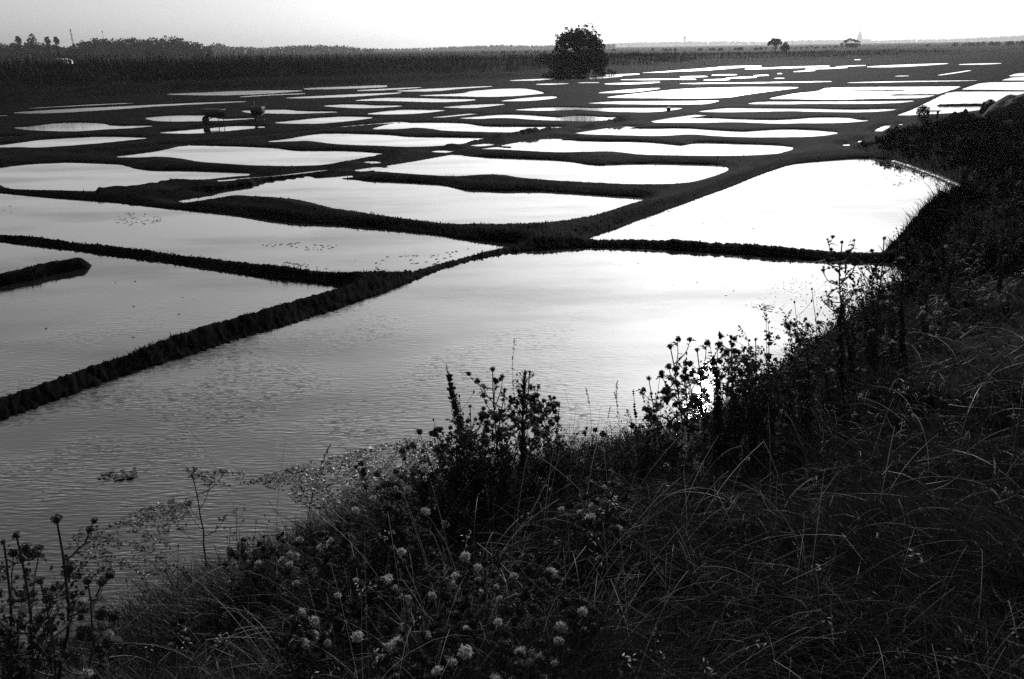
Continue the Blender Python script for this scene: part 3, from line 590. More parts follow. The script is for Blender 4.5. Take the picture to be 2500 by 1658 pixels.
# bucket with a stick left at the end of a dyke
P = hit(1632, 271); root = empty('bucket', P); root.scale = (.6,) * 3; tag(root, 'small dark bucket with a stick beside a middle dyke', 'bucket')
MB().tube([(0, 0, 0), (0, 0, .3), (0, 0, .34)], [.16, .21, .2], 12).obj('body', M['metal'], root); MB().tube([(-.3, 0, 0), (-.25, 0, .3), (-.36, .02, .55)], .015, 5).obj('stick', M['wood'], root)
th = np.linspace(0, pi, 9); MB().tube(np.stack([.2 * np.cos(th), 0 * th, .33 + .14 * np.sin(th)], 1), .01, 5).obj('handle', M['metal'], root)
# right bank: bush, trestle, mound, covered heap
def pxw(P, px): return np.hypot(P[0], P[1]) / 2065 * px * 1.06
P = hit(2251, 291); s = pxw(P, 27)
tree('round_bush', P - np.array([0, 0, .03]), [((0, 0, s * .45), s * .5), ((-.2 * s, 0, s * .72), s * .34), ((.22 * s, 0, s * .7), s * .33), ((0, 0, s * .9), s * .22)], 1500, .035, [([(0, 0, -.05), (.02, 0, s * .5)], .02)], 'small round dark bush beside the wooden trestle on the right bank', 'bush')
P = hit(2276, 287); L_ = pxw(P, 27); root = empty('trestle', P, -.1); tag(root, 'low wooden trestle of two planks beside the small round bush', 'trestle')
for zz, ww in ((.30, .16), (.13, .09)): MB().box((0, 0, zz), (L_, ww, .05)).obj('plank', M['wood'], root)
for sx in (-1, 1): MB().box((sx * L_ * .36, 0, .137), (.06, .12, .274)).obj('leg', M['wood'], root)
def heap(name, P, rx, ry, rz_, mat, lump, label, cat, kind=None, seed=0, parent=None):
    nu, nv = 40, 14; th = np.linspace(0, 1, nv); ph = np.arange(nu) / nu * 2 * pi; v = []
    for t_ in th:
        for p_ in ph:
            x = math.cos(p_) * t_; y = math.sin(p_) * t_; k = 1 + lump * (float(vnoise([x * 3 + 9 + seed], [y * 3 + 9], 1.2, 40)[0]) - .5) * 2 + lump * .5 * (float(vnoise([x * 9 + 9 + seed], [y * 9 + 9], 1.2, 41)[0]) - .5) * 2
            v.append((x * rx * (1 + .25 * (k - 1)), y * ry * (1 + .25 * (k - 1)), rz_ * (1 - t_ ** 2.6) * k - .05))
    q = [(i * nu + j, (i + 1) * nu + j, (i + 1) * nu + (j + 1) % nu, i * nu + (j + 1) % nu) for i in range(nv - 1) for j in range(nu)]
    o = MB().add(v, q).obj(name, mat, parent, True)
    if parent is None: o.location = P; tag(o, label, cat, None, kind)
    return o
P = hit(2345, 298); heap('log_pile', P, pxw(P, 40), .3, pxw(P, 22), M['earth'], .35, 'long low dark heap of cut brush on the right bank', 'brush heap', seed=3)
P = hit(2412, 276); root = empty('covered_heap', P); tag(root, 'dark heap half covered by a pale sheet beside the big mound', 'covered heap')
heap('heap', None, pxw(P, 22), .32, pxw(P, 24), M['earth'], .3, '', '', seed=5, parent=root)
sh = MB(); n_ = 14; g = np.linspace(-1, 1, n_); gx, gy = np.meshgrid(g, g); zz = pxw(P, 24) * np.sqrt(np.clip(1 - (gx * .75) ** 2 - (gy * .6) ** 2, 0, 1)) + .035 + .02 * np.sin(gx * 9) * np.cos(gy * 7 + gx * 3)
i = np.arange(n_ - 1)[:, None] * n_ + np.arange(n_ - 1)[None]
sh.add(np.stack([gx.ravel() * pxw(P, 15) + .08, gy.ravel() * .2 + .12, zz.ravel() + .02], 1), np.stack([i, i + 1, i + n_ + 1, i + n_], -1).reshape(-1, 4)); sh.obj('sheet', M['tarp'], root, True)
P = hit(2440, 289); P2 = np.array(P); x, y, z = top_at(P, 2500, 226); rm = max(.8, z - P[2]); P2[0] += pxw(P, 75); P2[1] += .7
heap('earth_mound', P2, pxw(P, 88), 1.4, rm, M['earth'], .12, 'tall dark earth mound cut by the right edge of the picture', 'mound', seed=8)
P = hit(2412, 300); gq = []
n = 500; gp = np.stack([P[0] + rng.uniform(-.55, .75, n), P[1] + rng.uniform(-1.0, .9, n), np.zeros(n)], 1); gp[:, 2] = height(gp[:, 0], gp[:, 1]) + .01
m = MB()
for p in gp: m.ball(p, rng.uniform(.012, .035) * np.array([1, 1, .7]), 5, 3, .25)
tag(m.obj('gravel', M['gravel']), kind='stuff')
# ------------------------------------------------------------------ vegetation of the near bank
P = bank_points(150000, 1.1, 17, rad(48), BANK, .12, 60); n = len(P); r = np.hypot(P[:, 0], P[:, 1]); cl = vnoise(P[:, 0], P[:, 1], 1.7, 51); c2 = vnoise(P[:, 0], P[:, 1], .7, 52)
k = rng.uniform(0, 1, n) < .35 + .9 * cl; P, r, cl, c2 = P[k], r[k], cl[k], c2[k]; n = len(P)
hd = c2 * 9 + rng.normal(0, .9, n)
m = MB(); m.blades(P - np.array([0, 0, .02]), hd, (.09 + .26 * cl) * rng.uniform(.5, 1.3, n), rng.uniform(.05, .8, n), rng.uniform(.2, 1.6, n), np.clip(.0011 * r, .0022, .012) * rng.uniform(.7, 1.5, n), 4)
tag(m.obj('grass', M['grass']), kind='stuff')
P = bank_points(13000, 1.2, 14, rad(46), BANK, .5, 60); n = len(P); r = np.hypot(P[:, 0], P[:, 1]); cl = vnoise(P[:, 0], P[:, 1], 1.2, 53)
k = rng.uniform(0, 1, n) < (.12 + 1.3 * (cl - .25)) * np.interp(np.arctan2(P[:, 0], P[:, 1]), [-.3, 0, .12, .3], [.35, .9, 1, .35]); P, r = P[k], r[k]; n = len(P)
hd = vnoise(P[:, 0], P[:, 1], .6, 54) * 8 + rng.normal(0, 1.0, n)
m = MB(); tips = m.blades(P, hd, rng.uniform(.12, .55, n), rng.uniform(.2, 1.3, n), rng.uniform(.4, 2.1, n), np.clip(.00045 * r, .0009, .004) * rng.uniform(.7, 1.4, n), 7, taper=False)
j = rng.uniform(0, 1, n) < .25; T = np.repeat(tips[j], 7, 0) + rng.normal(0, .012, (j.sum() * 7, 3)); m.quads(T, .005, 3.0)
tag(m.obj('dry_grass', M['straw']), kind='stuff')
P = bank_points(16000, 1.2, 12, rad(46), BANK, .4, 60); n = len(P); r = np.hypot(P[:, 0], P[:, 1]); k = rng.uniform(0, 1, n) < vnoise(P[:, 0], P[:, 1], 1.4, 59) * 1.2; P, r = P[k], r[k]; n = len(P)
m = MB(); m.blades(P + np.stack([0 * r, 0 * r, rng.uniform(.0, .12, n)], 1), rng.uniform(0, 7, n), rng.uniform(.06, .26, n), rng.uniform(.9, 1.7, n), rng.normal(0, .7, n), np.clip(.0013 * r, .0025, .009) * rng.uniform(.6, 1.5, n), 3)
tag(m.obj('thatch', M['thatch']), kind='stuff')
P = bank_points(110000, 9, 45, rad(45), BANK, .45, 60); n = len(P); cl = vnoise(P[:, 0], P[:, 1], .8, 55); k = rng.uniform(0, 1, n) < cl * 1.3; P, cl = P[k], cl[k]; n = len(P)
m = MB(); m.blades(P - np.array([0, 0, .02]), rng.uniform(0, 7, n), (.12 + .75 * cl ** 2) * rng.uniform(.5, 1.4, n), rng.uniform(.05, .7, n), rng.uniform(.2, 1.4, n), rng.uniform(.008, .022, n), 3)
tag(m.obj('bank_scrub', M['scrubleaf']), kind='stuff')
m = MB(); P = bank_points(8000, 9.5, 42, rad(42), BANK, .2, 30); P = P[vnoise(P[:, 0], P[:, 1], .6, 71) > .33]
for p in P:
    s_ = rng.uniform(.06, .2); d = rng.normal(size=(34, 3)); d /= np.linalg.norm(d, axis=1)[:, None]; m.quads(p + np.array([0, 0, s_ * .7]) + d * s_ * rng.uniform(.3, 1.1, (34, 1)), .0022 * np.hypot(p[0], p[1]) * rng.uniform(.5, 1.0, 34), 1.8)
tag(m.obj('scrub', M['scrubleaf']), kind='stuff')
m = MB()
for pg, cnt in (([(2064,370),(2240,434),(2364,440),(2364,285),(2130,300),(1960,352)], 26000), ([(2035,590),(2110,512),(2158,458),(2241,441),(2262,520),(2150,620)], 16000)):
    p = np.array([ground(*zone('A', c)) for c in pg]); lo, hi = p.min(0), p.max(0); X = rng.uniform(lo[0], hi[0], cnt); Y = rng.uniform(lo[1], hi[1], cnt); k = inside(X, Y, p); X, Y = X[k], Y[k]; Z = height(X, Y); k = Z > .04; P = np.stack([X, Y, Z], 1)[k]; n = len(P)
    m.blades(P - np.array([0, 0, .02]), rng.uniform(0, 7, n), rng.uniform(.08, .3, n) * (.4 + 1.2 * vnoise(P[:, 0], P[:, 1], 1.0, 81)), rng.uniform(.05, .8, n), rng.uniform(.2, 1.4, n), rng.uniform(.01, .022, n), 3)
tag(m.obj('slope_grass', M['scrubleaf']), kind='stuff')
l = np.array([ground(*zone('A', p)) for p in [(2062,374),(2100,386),(2160,408),(2236,440)]]); t_ = np.linspace(0, 3, 160); fx = np.interp(t_, range(4), l[:, 0]); fy = np.interp(t_, range(4), l[:, 1]); m = MB()
for x, y in zip(fx, fy): m.ball((x + rng.normal(0, .02), y + rng.normal(0, .02), .015), np.array([.07, .05, .03]) * rng.uniform(.4, 1.2), 6, 4, .3)
tag(m.obj('shore_foam', M['tarp']), kind='stuff')
# short growth on the nearer dykes
n = 200000; az = rng.uniform(-.65, .6, n); r = 6 * (28 / 6) ** rng.uniform(0, 1, n); X = r * np.sin(az); Y = r * np.cos(az); k = ~inside(X, Y, BANK); X, Y, r = X[k], Y[k], r[k]; Z = height(X, Y)
k = (Z > .03) & (rng.uniform(0, 1, len(Z)) < np.interp(r, [6, 17, 19, 28], [.9, .8, .15, .1]) * (.3 + vnoise(X, Y, 3, 57))); P = np.stack([X, Y, Z], 1)[k]; r = r[k]; n = len(P)
m = MB(); m.blades(P - np.array([0, 0, .01]), rng.uniform(0, 7, n), rng.uniform(.012, .055, n) * (.4 + 1.2 * vnoise(P[:, 0], P[:, 1], 1.3, 58)), rng.uniform(.1, 1.1, n), rng.uniform(0, 1, n), .0011 * r * rng.uniform(.6, 1.6, n), 2)
tag(m.obj('dyke_grass', M['scrubleaf']), kind='stuff')

# --- kinds of plants, one metre tall, built once; parts: stem, foliage, heads
def curve(p0, p1, sag, k=6, wob=.0):
    p0 = np.array(p0, float); p1 = np.array(p1, float); t = np.linspace(0, 1, k)[:, None]
    return p0 * (1 - t) + p1 * t + np.array(sag) * (4 * t * (1 - t)) + rng.normal(0, wob, (k, 3)) * t * (1 - t)
HEADM = MB(); HEADM.ball((0, 0, 0), (.011, .011, .014), 8, 5)
d = rng.normal(size=(46, 3)); d[:, 2] = np.abs(d[:, 2]) * .9 + .0; d /= np.linalg.norm(d, axis=1)[:, None]; HEADM.quads(d * .0155, .004, 4.0)
HEADM = HEADM.mesh('flower_head', M['head'])
FLUFM = MB(); d = rng.normal(size=(150, 3)); d /= np.linalg.norm(d, axis=1)[:, None]; d[:, 2] = d[:, 2] * .8 + .2; FLUFM.quads(d * rng.uniform(.006, .019, 150)[:, None], .0055, 3.0); FLUFM.ball((0, 0, .004), .011, 8, 5, .15)
FLUFM = FLUFM.mesh('seed_head', M['fluff'])
def spiny_leaves(m, pts, n, size):
    for _ in range(n):
        i = rng.integers(0, len(pts) - 1); p = pts[i] + (pts[i + 1] - pts[i]) * rng.uniform(); a = rng.uniform(0, 2 * pi); L_ = size * rng.uniform(.5, 1.3)
        dr = np.array([math.cos(a), math.sin(a), rng.uniform(-.2, .9)]); dr /= np.linalg.norm(dr); sd_ = np.cross(dr, [0, 0, 1]); sd_ /= np.linalg.norm(sd_) + 1e-6; kk = 6; v = []; 
        for j in range(kk + 1):
            t = j / kk; c = p + dr * L_ * t + np.array([0, 0, -.45 * L_ * t * t]); wv = L_ * .17 * math.sin(pi * min(1, t * .9 + .1)) * (1.5 if j % 2 else .55)
            v += [c - sd_ * wv + np.array([0, 0, wv * .5]), c + sd_ * wv + np.array([0, 0, wv * .5])]
        m.add(v, [(2 * j, 2 * j + 1, 2 * j + 3, 2 * j + 2) for j in range(kk)])
def thistle(seed, nbr, fluffy, leaf=1.0, name='thistle', spread=.3, hs=1.0, ls=1.0):
    global rng; rng = np.random.default_rng(seed); root = empty(name, (0, 0, -50)); st = MB(); lf = MB(); heads = []
    main = curve((0, 0, 0), (0, 0, 1), (rng.normal(0, .03), rng.normal(0, .03), 0), 9, .015); st.tube(main, np.linspace(.008, .0035, 9), 5); heads.append(main[-1]); spiny_leaves(lf, main[:7], int(16 * leaf), .14 * ls)
    for i in range(nbr):
        z = rng.uniform(.3, .92); p = main[0] * 0 + np.array([np.interp(z, main[:, 2], main[:, 0]), np.interp(z, main[:, 2], main[:, 1]), z]); a = i * 2.4 + rng.uniform(-.5, .5); L_ = rng.uniform(.12, spread) * (1.15 - z * .5)
        e = p + np.array([math.cos(a) * L_ * .7, math.sin(a) * L_ * .7, L_ * rng.uniform(.6, 1.0)]); e[2] = min(e[2], 1.0); br = curve(p, e, (math.cos(a) * .02, math.sin(a) * .02, -.02), 6, .008); st.tube(br, np.linspace(.0045, .002, 6), 4); heads.append(br[-1]); spiny_leaves(lf, br, int(5 * leaf), .06 * ls)
        for _ in range(rng.integers(0, 4)):
            q = br[rng.integers(2, 6)]; e2 = q + np.array([rng.normal(0, .03), rng.normal(0, .03), rng.uniform(.02, .06)]); st.tube(curve(q, e2, (0, 0, 0), 4), .0018, 4); heads.append(e2)
    st.obj('stem', M['stem'], root); lf.obj('foliage', M['leaf'], root)
    for i, h in enumerate(heads):
        f = rng.uniform() < fluffy; o = link('seed_head' if f else 'flower_head', FLUFM if f else HEADM, root); o.location = h; o.rotation_euler = (rng.normal(0, .5), rng.normal(0, .5), rng.uniform(0, 6)); s_ = rng.uniform(.75, 1.35) * hs; o.scale = (s_,) * 3
    return root
def dock(seed, thick, cov, hang=False, name='dock_plant'):
    global rng; rng = np.random.default_rng(seed); root = empty(name, (0, 0, -50)); main = curve((0, 0, 0), (0, 0, 1), (.04, 0, 0) if not hang else (.0, 0, 0), 14, .02)
    MB().tube(main, np.linspace(.007, .0025, 14), 5).obj('stem', M['stem'], root); sp = MB(); lf = MB()
    z0 = 1 - cov; nw = int(cov * 34)
    for i in range(nw):
        z = z0 + (1 - z0) * (i + rng.uniform(-.2, .2)) / nw
        if hang and (i % 9 > 5): continue
        c = np.array([np.interp(z, main[:, 2], main[:, 0]), np.interp(z, main[:, 2], main[:, 1]), z]); rr = thick * (1.0 - .65 * ((z - z0) / cov) ** 1.5) * rng.uniform(.7, 1.25); d = rng.normal(size=(80, 3)); d /= np.linalg.norm(d, axis=1)[:, None]
        sp.quads(c + d * rr * rng.uniform(.3, 1, (80, 1)) * np.array([1, 1, .55]), .013, 1.3)
    spiny_leaves(lf, main[:6], 7, .16); sp.obj('seed_spike', M['seed'], root); lf.obj('foliage', M['leaf'], root); return root
def horseweed(seed, name='horseweed'):
    global rng; rng = np.random.default_rng(seed); root = empty(name, (0, 0, -50)); main = curve((0, 0, 0), (0, 0, 1), (.015, 0, 0), 12, .012); MB().tube(main, np.linspace(.009, .003, 12), 5).obj('stem', M['stem'], root); lf = MB(); n = 520
    z = rng.uniform(.05, 1, n) ; P = np.stack([np.interp(z, main[:, 2], main[:, 0]), np.interp(z, main[:, 2], main[:, 1]), z], 1); lf.blades(P, rng.uniform(0, 2 * pi, n), np.interp(z, [0, .4, .8, 1], [.05, .085, .055, .03]) * rng.uniform(.6, 1.2, n), rng.uniform(.35, .9, n), rng.uniform(-.4, .3, n), np.full(n, .0085), 3)
    lf.obj('foliage', M['leaf'], root); hd = MB()
    for i in range(16):
        z = rng.uniform(.78, .98); p = np.array([np.interp(z, main[:, 2], main[:, 0]), np.interp(z, main[:, 2], main[:, 1]), z]); a = rng.uniform(0, 6.3); e = p + np.array([math.cos(a) * .05, math.sin(a) * .05, .05]); hd.tube(curve(p, e, (0, 0, 0), 3), .0014, 4); d = rng.normal(0, .008, (9, 3)); hd.quads(e + d, .009, 1.3)
    hd.obj('flower_spray', M['head'], root); return root
def weed(seed, nst=9, spread=.42, leafn=50, lsz=.0155, name='bushy_weed'):
    global rng; rng = np.random.default_rng(seed); root = empty(name, (0, 0, -50)); st = MB(); lf = MB(); hd = lf
    for i in range(nst):
        a = rng.uniform(0, 6.3); L_ = spread * rng.uniform(.1, 1); e = np.array([math.cos(a) * L_, math.sin(a) * L_, rng.uniform(.6, 1.0)]); b = curve((rng.normal(0, .02), rng.normal(0, .02), 0), e, (math.cos(a) * -.04, math.sin(a) * -.04, .06), 9, .03); st.tube(b, np.linspace(.005, .0016, 9), 4)
        for j in range(9):
            q = b[rng.integers(3, 9)]; e2 = q + np.array([rng.normal(0, .07), rng.normal(0, .07), rng.uniform(.0, .13)]); tw = curve(q, e2, (0, 0, .01), 4); st.tube(tw, .0012, 3)
            t = rng.uniform(0, 1, leafn // 5)[:, None]; lf.quads(q * (1 - t) + e2 * t + rng.normal(0, .008, (len(t), 3)), lsz, 1.7); hd.ball(e2, .0075 * rng.uniform(.6, 1.3), 5, 3)
        t = rng.uniform(.1, 1, leafn); P = np.stack([np.interp(t, np.linspace(0, 1, 9), b[:, c]) for c in range(3)], 1); lf.quads(P + rng.normal(0, .014, P.shape), lsz * 1.2, 2.0)
    st.obj('stem', M['stem'], root); lf.obj('foliage', M['leaf'], root); return root
def umbel(seed, n=7, name='umbel_plant'):
    global rng; rng = np.random.default_rng(seed); root = empty(name, (0, 0, -50)); st = MB(); main = curve((0, 0, 0), (0, 0, .97), (.03, 0, 0), 9, .02); st.tube(main, np.linspace(.0085, .003, 9), 5); ends = [main[-1]]
    for i in range(n):
        z = rng.uniform(.35, .9); p = np.array([np.interp(z, main[:, 2], main[:, 0]), 0, z]); a = i * 2.5; L_ = rng.uniform(.12, .26); e = p + np.array([math.cos(a) * L_ * .85, math.sin(a) * L_ * .5, L_ * .7]); e[2] = min(e[2], .98); st.tube(curve(p, e, (0, 0, -.03), 6), np.linspace(.004, .0018, 6), 4); ends.append(e)
    st.obj('stem', M['stem'], root)
    for e in ends:
        m = MB()
        for _ in range(13):
            a = rng.uniform(0, 6.3); q = np.array([math.cos(a), math.sin(a), 0]) * .04 * math.sqrt(rng.uniform()) + np.array([0, 0, .03 + rng.uniform(-.008, .008)]); m.tube(curve((0, 0, 0), q, (0, 0, -.003), 3), .0009, 3); m.quads(q + rng.normal(0, .0045, (8, 3)), .007, 1.4)
        m.obj('umbel', M['seed'], root).location = e
    return root
def grass_stalk(seed, arch, seedlen, mat, name='grass_stalk', droop=0.0, nsd=46, ssz=.0055):
    global rng; rng = np.random.default_rng(seed); root = empty(name, (0, 0, -50)); t = np.linspace(0, 1, 16); x = t + arch[0] * np.sin(pi * t); main = np.stack([arch[0] * np.sin(pi * t * .9) * .9 - arch[0] * np.sin(pi * .9) * .9 * t, arch[1] * t * (1 - t), t], 1)
    MB().tube(main, np.linspace(.0024, .0009, 16), 4).obj('stalk', mat, root); m = MB(); z = rng.uniform(1 - seedlen, 1, nsd); P = np.stack([np.interp(z, main[:, 2], main[:, c]) for c in range(3)], 1) + rng.normal(0, .004 + droop, (nsd, 3)) * np.array([1, 1, .6]); m.quads(P, ssz, 3.0, up=(0, 0, -1.2 if droop else 1.2)); m.obj('seed_head', mat, root); return root

def stalk(seed, name='dry_stalk'):
    global rng; rng = np.random.default_rng(seed); root = empty(name, (0, 0, -50)); st = MB(); main = curve((0, 0, 0), (0, 0, 1), (rng.normal(0, .04), rng.normal(0, .04), 0), 10, .02); st.tube(main, np.linspace(.0045, .0018, 10), 4); tips = [main[-1]]
    for i in range(7):
        q = main[rng.integers(4, 10)]; a = rng.uniform(0, 6.3); L_ = rng.uniform(.05, .2); e = q + np.array([math.cos(a) * L_ * .6, math.sin(a) * L_ * .6, L_ * rng.uniform(.4, 1)]); st.tube(curve(q, e, (0, 0, -.01), 5), .0015, 4); tips.append(e)
    st.obj('stem', M['stem'], root)
    for e in tips: o = MB().ball((0, 0, 0), (.007, .007, .012), 6, 4, .2).obj('bud', M['seed'], root); o.location = e
    return root
PROTO = dict(stalk=[stalk(71), stalk(72)], spindly=[thistle(5, 6, .12, .35, spread=.28), thistle(6, 8, .1, .3, spread=.22)], thistle=[thistle(s, nb, 0.0, .8) for s, nb in ((1, 9), (2, 12), (3, 15))], downy=[thistle(s, nb, fl, 2.4, spread=.7, hs=1, ls=1.0) for s, nb, fl in ((11, 12, .1), (12, 15, .14), (13, 10, .2))],
 dock=[dock(21, .047, .52), dock(22, .046, .8)], thindock=[dock(23, .014, .75)], hangdock=[dock(24, .022, .6, True)], horseweed=[horseweed(31)],
 weed=[weed(41), weed(42, 8, .55), weed(43, 12, .35, 60)], umbel=[umbel(51), umbel(52, 5)], grass=[grass_stalk(61, (.16, .1), .35, M['stem']), grass_stalk(62, (-.12, .1), .16, M['stem'], nsd=60)], oat=[grass_stalk(63, (.2, .0), .3, M['fluff'], 'wild_oat', .03, 64, .005), grass_stalk(64, (-.15, .0), .25, M['fluff'], 'wild_oat', .022, 58, .005)])
for l in PROTO.values():
    for p in l: remember(p)
rng = np.random.default_rng(99); used = {}
def plant(kind, var, base, top, label, cat, group=None, rz=None):
    src = PROTO[kind][var % len(PROTO[kind])]; B = hit(base[0] * K, base[1] * K); T = top_at(B, top[0] * K, top[1] * K)
    o = src if src.name not in used else copy_tree(src); used[src.name] = 1
    v = Vector(T - B); s = v.length; q = v.to_track_quat('Z', 'Y'); o.rotation_mode = 'QUATERNION'
    from mathutils import Quaternion
    o.rotation_quaternion = Vector((0, 0, 1)).rotation_difference(v) @ Quaternion((0, 0, 1), rng.uniform(0, 6.28) if rz is None else rz); o.location = B - np.array([0, 0, .02]); o.scale = (s, s, s)
    for ch in o.children:
        if 'head' in ch.name and kind in ('thistle', 'downy', 'spindly'): ch.scale = (float(rng.uniform(.45, 1.15)) / s,) * 3
    tag(o, label, cat, group); return o
plant('dock', 0, (1125,1150), (1035,850), 'leaning dark dock spike with curved tip left of the tall horseweed', 'dock plant', rz=2.6)
plant('horseweed', 0, (1210,1165), (1212,850), 'tall narrow leafy horseweed spire rising straight from the middle clump', 'horseweed')
plant('thindock', 0, (1293,1085), (1293,922), 'thin upright dock spike standing alone right of the horseweed', 'dock plant')
plant('hangdock', 0, (1478,1085), (1462,890), 'dock with broken hanging seed clumps against the bright water', 'dock plant')
plant('dock', 1, (1646,1120), (1646,812), 'thick black dock column in front of the sun glitter', 'dock plant')
plant('dock', 1, (1950,930), (1945,690), 'thick black dock column under the tall thistles by the right bank', 'dock plant')
plant('dock', 1, (2092,860), (2086,640), 'black dock column standing just right of the tall thistles', 'dock plant')
plant('dock', 1, (2312,700), (2318,545), 'black dock column near the right edge of the picture', 'dock plant')
plant('umbel', 0, (474,1345), (440,1078), 'bare branched umbel plant standing alone over the left water', 'umbel plant', rz=0)
plant('umbel', 1, (555,1285), (545,1170), 'small bare umbel stalk right of the large umbel plant', 'umbel plant')
T = [(0,(1165,1160),(1137,845),'tallest branching thistle between the dock spike and the horseweed'), (1,(1185,1150),(1222,850),'branching thistle behind the horseweed with heads at its tip'), (2,(1220,1120),(1272,915),'thistle with a wide crown of heads right of the horseweed'), (1,(1100,1160),(1085,930),'thistle half hidden behind the leaning dock spike'), (0,(1020,1180),(968,990),'thistle leaning left at the edge of the floating weed'), (2,(1065,1170),(1015,985),'thistle between the leaning dock and the floating weed'),
     (2,(1985,880),(1945,553),'tall thistle with round heads at the top above the thin dyke'), (1,(2000,880),(2042,543),'second tall thistle with four round heads beside the right bank slope'), (0,(1590,1090),(1548,793),'thin thistle left of the black dock column at the glitter'), (2,(1695,1075),(1688,770),'thistle with dense heads right of the black dock column at the glitter'), (1,(1540,1110),(1498,865),'thistle with few heads between the hanging dock and the glitter'), (0,(1630,1110),(1610,800),'slender thistle touching the black dock column at the glitter'), (1,(1740,1040),(1745,775),'thistle where the bright water meets the dark bank'), (0,(1400,1120),(1375,985),'small thistle right of the thin upright dock'),(0,(1140,1175),(1165,895),'thistle just left of the horseweed stem with heads at several heights'),(2,(1255,1150),(1240,905),'thistle just right of the horseweed stem'),(1,(1070,1190),(1052,1000),'low thistle under the leaning dock spike'),(2,(925,1290),(905,1110),'thistle at the right end of the left floating weed'),(1,(1600,1100),(1585,830),'thistle with scattered heads left of the sun glitter'),(2,(1850,980),(1835,730),'thistle on the dark bank edge below the thin dyke')]
for v, b, t, l in T: plant('thistle', v, b, t, l, 'thistle', 'dark thistles standing against the water')
D_ = [(0,(60,1720),(35,1225)),(1,(85,1700),(128,1188)),(2,(10,1700),(5,1240)),(1,(150,1700),(200,1330)),(2,(100,1720),(90,1330)),(0,(250,1640),(240,1480)),(1,(420,1560),(400,1430)),(2,(520,1500),(520,1370)),(0,(600,1400),(556,1262)),(2,(690,1420),(640,1270)),(1,(760,1400),(740,1255)),(0,(850,1360),(800,1215)),(2,(900,1340),(870,1085)),(1,(940,1320),(905,1095)),(0,(1000,1330),(960,1150)),(2,(1130,1420),(1120,1290)),(1,(1060,1460),(1050,1320)),(0,(1000,1560),(1005,1430)),(2,(890,1570),(880,1440)),(1,(1080,1560),(1075,1440)),(0,(1190,1540),(1195,1380)),(2,(1220,1590),(1210,1440)),(1,(1010,1640),(1010,1540)),(0,(880,1640),(885,1540)),(2,(760,1530),(755,1400)),(1,(1400,1250),(1395,1115)),(0,(1425,1310),(1418,1190)),(2,(1350,1290),(1340,1160)),(1,(1340,1520),(1345,1400)),(0,(680,1560),(690,1450)),(2,(950,1450),(945,1300)),(1,(830,1480),(820,1330)),(0,(1270,1420),(1260,1290)),(2,(2150,800),(2140,700)),(0,(1830,960),(1850,830)),(1,(2230,700),(2250,560)),(2,(1150,1650),(1140,1500)),(1,(1260,1640),(1280,1520))]
for v, b, t in D_[:8]: plant('spindly', v, b, t, 'spindly dark thistle rising from the bottom left corner over the water', 'thistle', 'spindly thistles in the bottom left corner')
for v, b, t in D_[8:]: plant('downy', v, b, t, 'low prickly thistle gone to pale fluffy down in the foreground mass', 'thistle', 'downy thistles massed on the near bank')
W_ = [(0,(985,1200),(970,1050)),(1,(1040,1200),(1040,1060)),(2,(1095,1190),(1090,1030)),(0,(1150,1200),(1150,1040)),(1,(1230,1190),(1240,1050)),(2,(1290,1180),(1300,1040)),(0,(1340,1170),(1350,1030)),(1,(1400,1150),(1400,1010)),(2,(1450,1150),(1440,1000)),(0,(1500,1140),(1510,960)),(1,(1550,1130),(1560,930)),(0,(1670,1110),(1680,880)),(1,(1700,1090),(1715,830)),(2,(1740,1070),(1760,790)),(0,(1780,1040),(1790,745)),(1,(1820,1000),(1830,770)),(2,(1860,960),(1870,740)),(0,(1910,920),(1900,720)),(1,(1960,880),(1965,650)),(2,(2010,850),(2010,620)),(0,(2060,820),(2060,660)),(0,(900,1290),(880,1150)),(1,(950,1250),(930,1120)),(2,(800,1330),(780,1220)),(0,(2130,760),(2140,590)),(1,(2190,690),(2200,520)),(2,(2240,610),(2260,470)),(0,(2320,640),(2330,440)),(2,(30,1700),(20,1320)),(0,(360,1560),(350,1410)),(1,(480,1500),(500,1350)),(2,(620,1420),(600,1290)),(0,(1050,1240),(1010,1090)),(1,(1120,1230),(1130,1090)),(2,(1180,1220),(1190,1080)),(0,(1270,1200),(1280,1090)),(1,(1350,1190),(1330,1090))]
for v, b, t in W_: plant('weed', v, b, t, 'dark bushy weed with small leaves and buds along the water side of the bank', 'weed', 'bushy weeds along the bank edge')
G_ = [(0,(1296,1100),(1188,775),'long grass stalk arching left above the middle clump',2.9),(1,(1160,1100),(1030,835),'straight thin grass stalk crossing behind the leaning dock spike',0),(1,(1500,1120),(1425,870),'grass stalk with a single nodding head left of the hanging dock',0),(1,(1330,1110),(1352,885),'thin grass stalk with a bent head over open water',3.1),(1,(1400,1110),(1418,895),'thin grass stalk with a slanted head over open water',3.1),(1,(1430,1110),(1410,930),'shorter thin grass stalk beside the slanted one',0),(1,(735,1330),(762,1015),'grass stalk with a dark narrow head over the left floating weed',0),(0,(655,1330),(620,1150),'bent dry grass stalk over the left water',0),(0,(690,1330),(660,1180),'dry grass stalk near the left floating weed',2),(0,(740,1320),(770,1150),'dry grass stalk left of the fluffy thistles',1),(0,(2180,640),(2190,480),'tall grass stalk on the right bank slope',1),(1,(520,1330),(500,1200),'short dry grass stalk at the foot of the umbel plant',1)]
for v, b, t, l, rz in G_: plant('grass', v, b, t, l, 'grass', 'single grass stalks standing over the water', rz)
